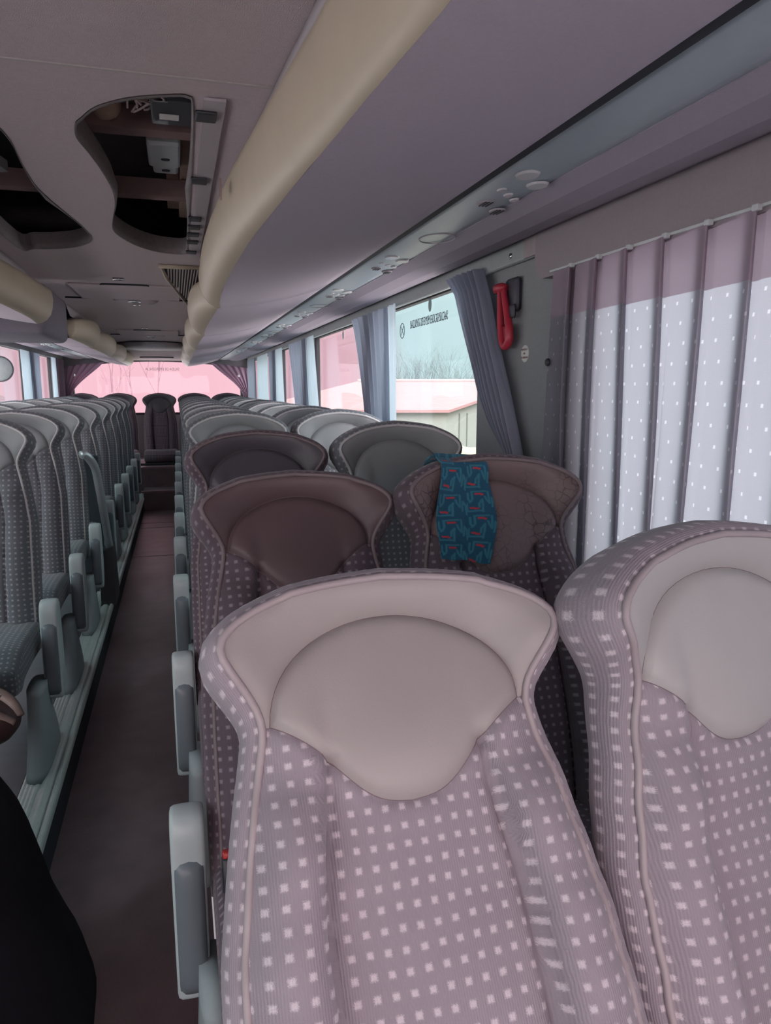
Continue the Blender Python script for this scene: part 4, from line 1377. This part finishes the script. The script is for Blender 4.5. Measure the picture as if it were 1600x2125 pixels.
t_ = empty('grab_bar', (XC, 10.2, ceil_z(XC, 10.2))); tag(t_, 'thin curved handle in the ceiling just above the rear window', 'handle')
bm = BM(); tube(bm, [(.42 * (k / 12 - .5), .08 * math.sin(PI * k / 12) * -1, -.014) for k in range(13)], .010, 6); obj('bar', bm, M['darkbox'], t_, True)

# ------------------------------------------------------------------ handrail and partition at the middle door
t_ = empty('handrail', (-.45, 4.8, PLAT)); tag(t_, 'curved satin handrail on a black foot beside the left middle door', 'handrail')
hr_ = catmull([(-.46, -.42, .98), (-.30, -.46, .985), (-.14, -.55, .965), (-.05, -.50, .90), (-.015, -.42, .80), (.0, -.32, .62), (.01, -.18, .36)], 6)
hr_ = catmull([(-.06, -.60, .955), (-.045, -.585, .955), (-.025, -.56, .93), (-.005, -.50, .87), (.0, -.42, .76), (.005, -.30, .58), (.01, -.14, .33)], 6)
bm = BM(); tube(bm, hr_, .023, 12); obj('rail', bm, M['steel'], t_, True)
bm = BM(); loft(bm, [[(-.05, -.24, .0), (.035, -.24, .0), (.035, .06, .0), (-.05, .06, .0)], [(-.05, -.22, .33), (.035, -.22, .36), (.035, -.06, .36), (-.05, -.06, .33)]], close_u=True, cap=True)
obj('foot', bm, M['blackplastic'], t_)
bm = BM(); box(bm, XL + .02, -.50, 4.90, 4.94, PLAT, -.42, .01)
tag(obj('partition', bm, mat('partition_black', (.03, .045, .055), .5)), 'dark partition panel behind the curved handrail', 'partition')
t_ = empty('round_mirror', (-1.36, 6.55, .155)); tag(t_, 'grey round mirror cut by the left edge of the photo', 'mirror')
bm = BM(); disc(bm, (0, 0, 0), .100, .100, h=.012, axis=((.93, .37, 0), (0, 0, 1), (.37, -.93, 0)), n=36); obj('mirror_disc', bm, mat('mirror_grey', (.50, .58, .58), .4, metal=.1), t_, True)
bm = BM(); tube(bm, [(.93 * .101 * math.cos(2 * PI * k / 36), .37 * .101 * math.cos(2 * PI * k / 36), .101 * math.sin(2 * PI * k / 36)) for k in range(36)], .004, 6, True); tube(bm, [(0, 0, .10), (-.08, 0, .23)], .006, 6); obj('mirror_frame', bm, M['darkbox'], t_, True)

# ------------------------------------------------------------------ black coat and the brown bag, lower left
bm = BM(); rows = []
path = [(-0.7, 1.92, -1.0, 0.02, 0.02), (-0.7, 1.86, -1.0, 0.19, 0.18), (-0.64, 1.72, -1.03, 0.25, 0.27), (-0.575, 1.5, -1.06, 0.29, 0.3), (-0.535, 1.32, -1.08, 0.325, 0.32), (-0.535, 1.19, -1.09, 0.335, 0.33), (-0.575, 1.05, -1.11, 0.32, 0.31), (-0.64, 0.9, -1.14, 0.28, 0.28), (-0.72, 0.74, -1.2, 0.16, 0.2), (-0.74, 0.7, -1.2, 0.02, 0.02)]
for (x, y, z, rx, rz) in [tuple(p) for p in [(*a,) for a in path]]:
    row = []
    for k in range(28):
        a = 2 * PI * k / 28
        w = 1 + .03 * math.sin(3 * a + y * 7) + .02 * math.sin(7 * a + y * 15)
        row.append((x + rx * w * math.cos(a), y, z + rz * w * math.sin(a)))
    rows.append(row)
rr = []
for i in range(28):
    rr.append(catmull([r[i] for r in rows], 4))
rows = [[rr[i][j] for i in range(28)] for j in range(len(rr[0]))]
for r_ in rows:
    for p in r_: p.z = max(p.z, FLOOR + .002 if p.x > -.372 else PLAT + .012)
loft(bm, rows, close_u=True, cap=True)
coat = obj('coat', bm, M['coat'], None, True)
tag(coat, 'black padded coat bulging into the aisle at the lower left corner', 'coat')
t_ = empty('brown_bag', (-.505, 1.86, -.80)); tag(t_, 'small dark brown leather bag with a tan strap at the left edge', 'bag')
bm = BM(); bmesh.ops.create_uvsphere(bm, u_segments=24, v_segments=16, radius=1)
for v in bm.verts:
    c = v.co
    v.co = Vector((c.x * .095 * (1 + .08 * math.sin(c.z * 4)), c.y * .085, c.z * .062 - .02 * c.x * c.x))
obj('body', bm, M['brown'], t_, True)
bm = BM(); tube(bm, catmull([(-.11, -.035, .04), (-.06, -.052, .060), (0, -.058, .056), (.05, -.050, .035), (.086, -.030, .0)], 5), .010, 8)
tube(bm, catmull([(-.10, .02, .07), (-.04, .03, .078), (.03, .03, .060), (.07, .02, .035), (.092, .0, .0)], 5), .016, 8); obj('strap', bm, M['tan'], t_, True)
bm = BM(); bmesh.ops.create_uvsphere(bm, u_segments=10, v_segments=8, radius=.005); o = obj('rivet', bm, M['chrome'], t_, True); o.location = (.055, .0, .060)

# ------------------------------------------------------------------ outside
GZ = -2.76
bm = BM(); box(bm, -60, 70, -50, 66, GZ - .1, GZ)
tag(obj('ground', bm, mat('dry_grass', (.165, .165, .12), 1, noise=.35, nscale=2.5, bump=.5, bscale=20)), kind='structure')
bm = BM(); box(bm, -40, 40, -50, 9, GZ, GZ + .02)  # unseen pale ground, added to bounce daylight up onto the ceiling
box(bm, -40, 1.5, 9, 60, GZ, GZ + .02)
tag(obj('bounce_ground', bm, mat('pale_bounce', (.58, .54, .54), 1, noise=.1, nscale=1)), kind='structure')
bm = BM(); rows = []
for i in range(15):
    t = i / 14
    rows.append([(5.0 + 7 * k / 20 + (t - .5) * .9, 19.3 - 2.2 * k / 20 * .8 - 4.5 * t + .1 * math.sin(k), GZ + (1.33 + .05 * math.sin(k * 1.7)) * math.sin(PI * min(1, t * .9 + .12))) for k in range(21)])
loft(bm, rows)
tag(obj('grass_bank', bm, mat('yellow_grass', (.27, .26, .17), 1, noise=.4, nscale=4, bump=.6, bscale=15), None, True), kind='structure')
def barn():
    cr = Vector((math.cos(R(15.92)), -math.sin(R(15.92)), 0)); fw = Vector((math.sin(R(15.92)), math.cos(R(15.92)), 0))
    C = Vector((7.5, 19.9, 0))
    ax = -cr                         # along the eave, away to the left
    gp = (fw * .75 + cr * .66).normalized()   # along the gable, away to the right
    L, D, E, Rz = 5.4, 9.0, -.63, .10
    t_ = empty('barn', (C.x, C.y, GZ)); tag(t_, 'pale long barn with a pink-red roof outside the emergency window', 'barn')
    def P(a, g, z): v = ax * a + gp * g; return (v.x, v.y, z - GZ)
    bm = BM()
    a = [bm.verts.new(P(0, 0, GZ)), bm.verts.new(P(L, 0, GZ)), bm.verts.new(P(L, D, GZ)), bm.verts.new(P(0, D, GZ))]
    b = [bm.verts.new(P(0, 0, E)), bm.verts.new(P(L, 0, E)), bm.verts.new(P(L, D, E)), bm.verts.new(P(0, D, E))]
    g0, g1 = bm.verts.new(P(0, D / 2, Rz)), bm.verts.new(P(L, D / 2, Rz))
    bm.faces.new((a[0], a[1], b[1], b[0])); bm.faces.new((a[2], a[3], b[3], b[2])); bm.faces.new((a[3], a[0], b[0], g0, b[3])); bm.faces.new((a[1], a[2], b[2], g1, b[1]))
    obj('walls', bm, mat('barn_plaster', (.20, .225, .195), .9, noise=.06, nscale=1), t_)
    bm = BM()
    o_ = .25
    for s0, s1 in ((-o_, D / 2), (D + o_, D / 2)):
        zE = E - .06
        q = [P(-o_, s0, zE), P(L + o_, s0, zE), P(L + o_, s1, Rz + .06), P(-o_, s1, Rz + .06)]
        q2 = [(x, y, z + .08) for x, y, z in q]
        loft(bm, [q, q2], close_u=True, cap=True)
    obj('roof', bm, mat('barn_roof', (.25, .15, .143), .8, noise=.12, nscale=1.5, stretch=(1, 1, 8)), t_)
    bm = BM(); tube(bm, [P(-o_, D / 2, Rz + .16), P(L + o_, D / 2, Rz + .16)], .05, 6); obj('ridge', bm, mat('barn_ridge', (.30, .24, .23), .8), t_)
    for (p, q) in ((.35, .75), (1.7, 2.3)):
        bm = BM(); tube(bm, [P(-.02, p + .3, GZ), P(-.02, p + .3, E - .1)], .02, 5); tube(bm, [P(-.02, q + .3, GZ + .3), P(-.02, q + .3, E - .1)], .02, 5); tube(bm, [P(-.02, p + .3, GZ + .9), P(-.02, q + .3, GZ + .9)], .02, 5)
        obj('door_frame', bm, mat('barn_frame', (.10, .13, .11), .8), t_)
    bm = BM()
    q = [P(1.0, -.03, GZ + .3), P(5.0, -.03, GZ + .3), P(5.0, -.03, E - .45), P(1.0, -.03, E - .45)]
    loft(bm, [q, [(x - gp.x * .03, y - gp.y * .03, z) for x, y, z in q]], close_u=True, cap=True)
    obj('window_strip', bm, mat('barn_window', (.09, .125, .12), .5), t_)
barn()
def tree(x, y, h, lab, m, spread=.35, n=3, thick=.05, bush=False):
    t_ = empty('bare_tree', (x, y, GZ)); tag(t_, lab, 'tree', 'bare trees outside')
    bm = BM()
    rnd = random.Random(int(x * 31 + y * 7))
    def br(p, d, L, r, lv):
        q = p + d * L
        mid = p + d * L * .5 + Vector((rnd.uniform(-1, 1), rnd.uniform(-1, 1), rnd.uniform(-.5, .5))) * L * .06
        tube(bm, [p, mid, q], [r, r * .8, r * .6], 4)
        if lv == 0: return
        for _ in range(rnd.choice((3, 4)) if lv > 1 else 4):
            t = rnd.uniform(.45, 1)
            nd = (d + Vector((rnd.uniform(-1, 1), rnd.uniform(-1, 1), rnd.uniform(-.2, .9))) * spread * 1.6).normalized()
            br(p + d * L * t, nd, L * rnd.uniform(.5, .72), r * .5, lv - 1)
    if bush:
        for k in range(9):
            p = Vector((rnd.uniform(-1, 1) * h * .35, rnd.uniform(-1, 1) * h * .25, 0))
            br(p, Vector((rnd.uniform(-.25, .25), rnd.uniform(-.2, .2), 1)).normalized(), h * rnd.uniform(.35, .5), thick, n)
    else:
        br(Vector((0, 0, 0)), Vector((rnd.uniform(-.06, .06), 0, 1)).normalized(), h * .5, thick, n)
    obj('branches', bm, m, t_)
    return t_
bark = mat('haze_tinted_bark', (.13, .17, .17), 1, noise=.1)  # bark paled: the distance haze is put into its colour
barkp = mat('mist_tinted_bark', (.20, .11, .135), 1, noise=.1)  # rear trees: mist tint likewise painted into the bark colour
def az(px, D):
    a = math.atan((px - 800) / 1500) + R(15.92)
    return D * math.sin(a), D * math.cos(a)
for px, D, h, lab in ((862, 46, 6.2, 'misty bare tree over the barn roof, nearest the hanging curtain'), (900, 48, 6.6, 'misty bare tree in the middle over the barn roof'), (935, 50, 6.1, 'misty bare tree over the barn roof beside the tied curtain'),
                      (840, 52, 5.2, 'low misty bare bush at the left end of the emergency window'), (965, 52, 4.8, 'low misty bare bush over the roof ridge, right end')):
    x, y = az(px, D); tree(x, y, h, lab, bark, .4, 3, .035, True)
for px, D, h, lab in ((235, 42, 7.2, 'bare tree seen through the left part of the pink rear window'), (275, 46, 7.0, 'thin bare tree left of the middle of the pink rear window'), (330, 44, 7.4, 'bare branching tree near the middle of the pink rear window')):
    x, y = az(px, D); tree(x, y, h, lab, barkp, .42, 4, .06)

# ------------------------------------------------------------------ lift everything so the aisle floor is at z = 0
for o in SC.objects:
    if o.parent is None:
        o.location.z += EYE
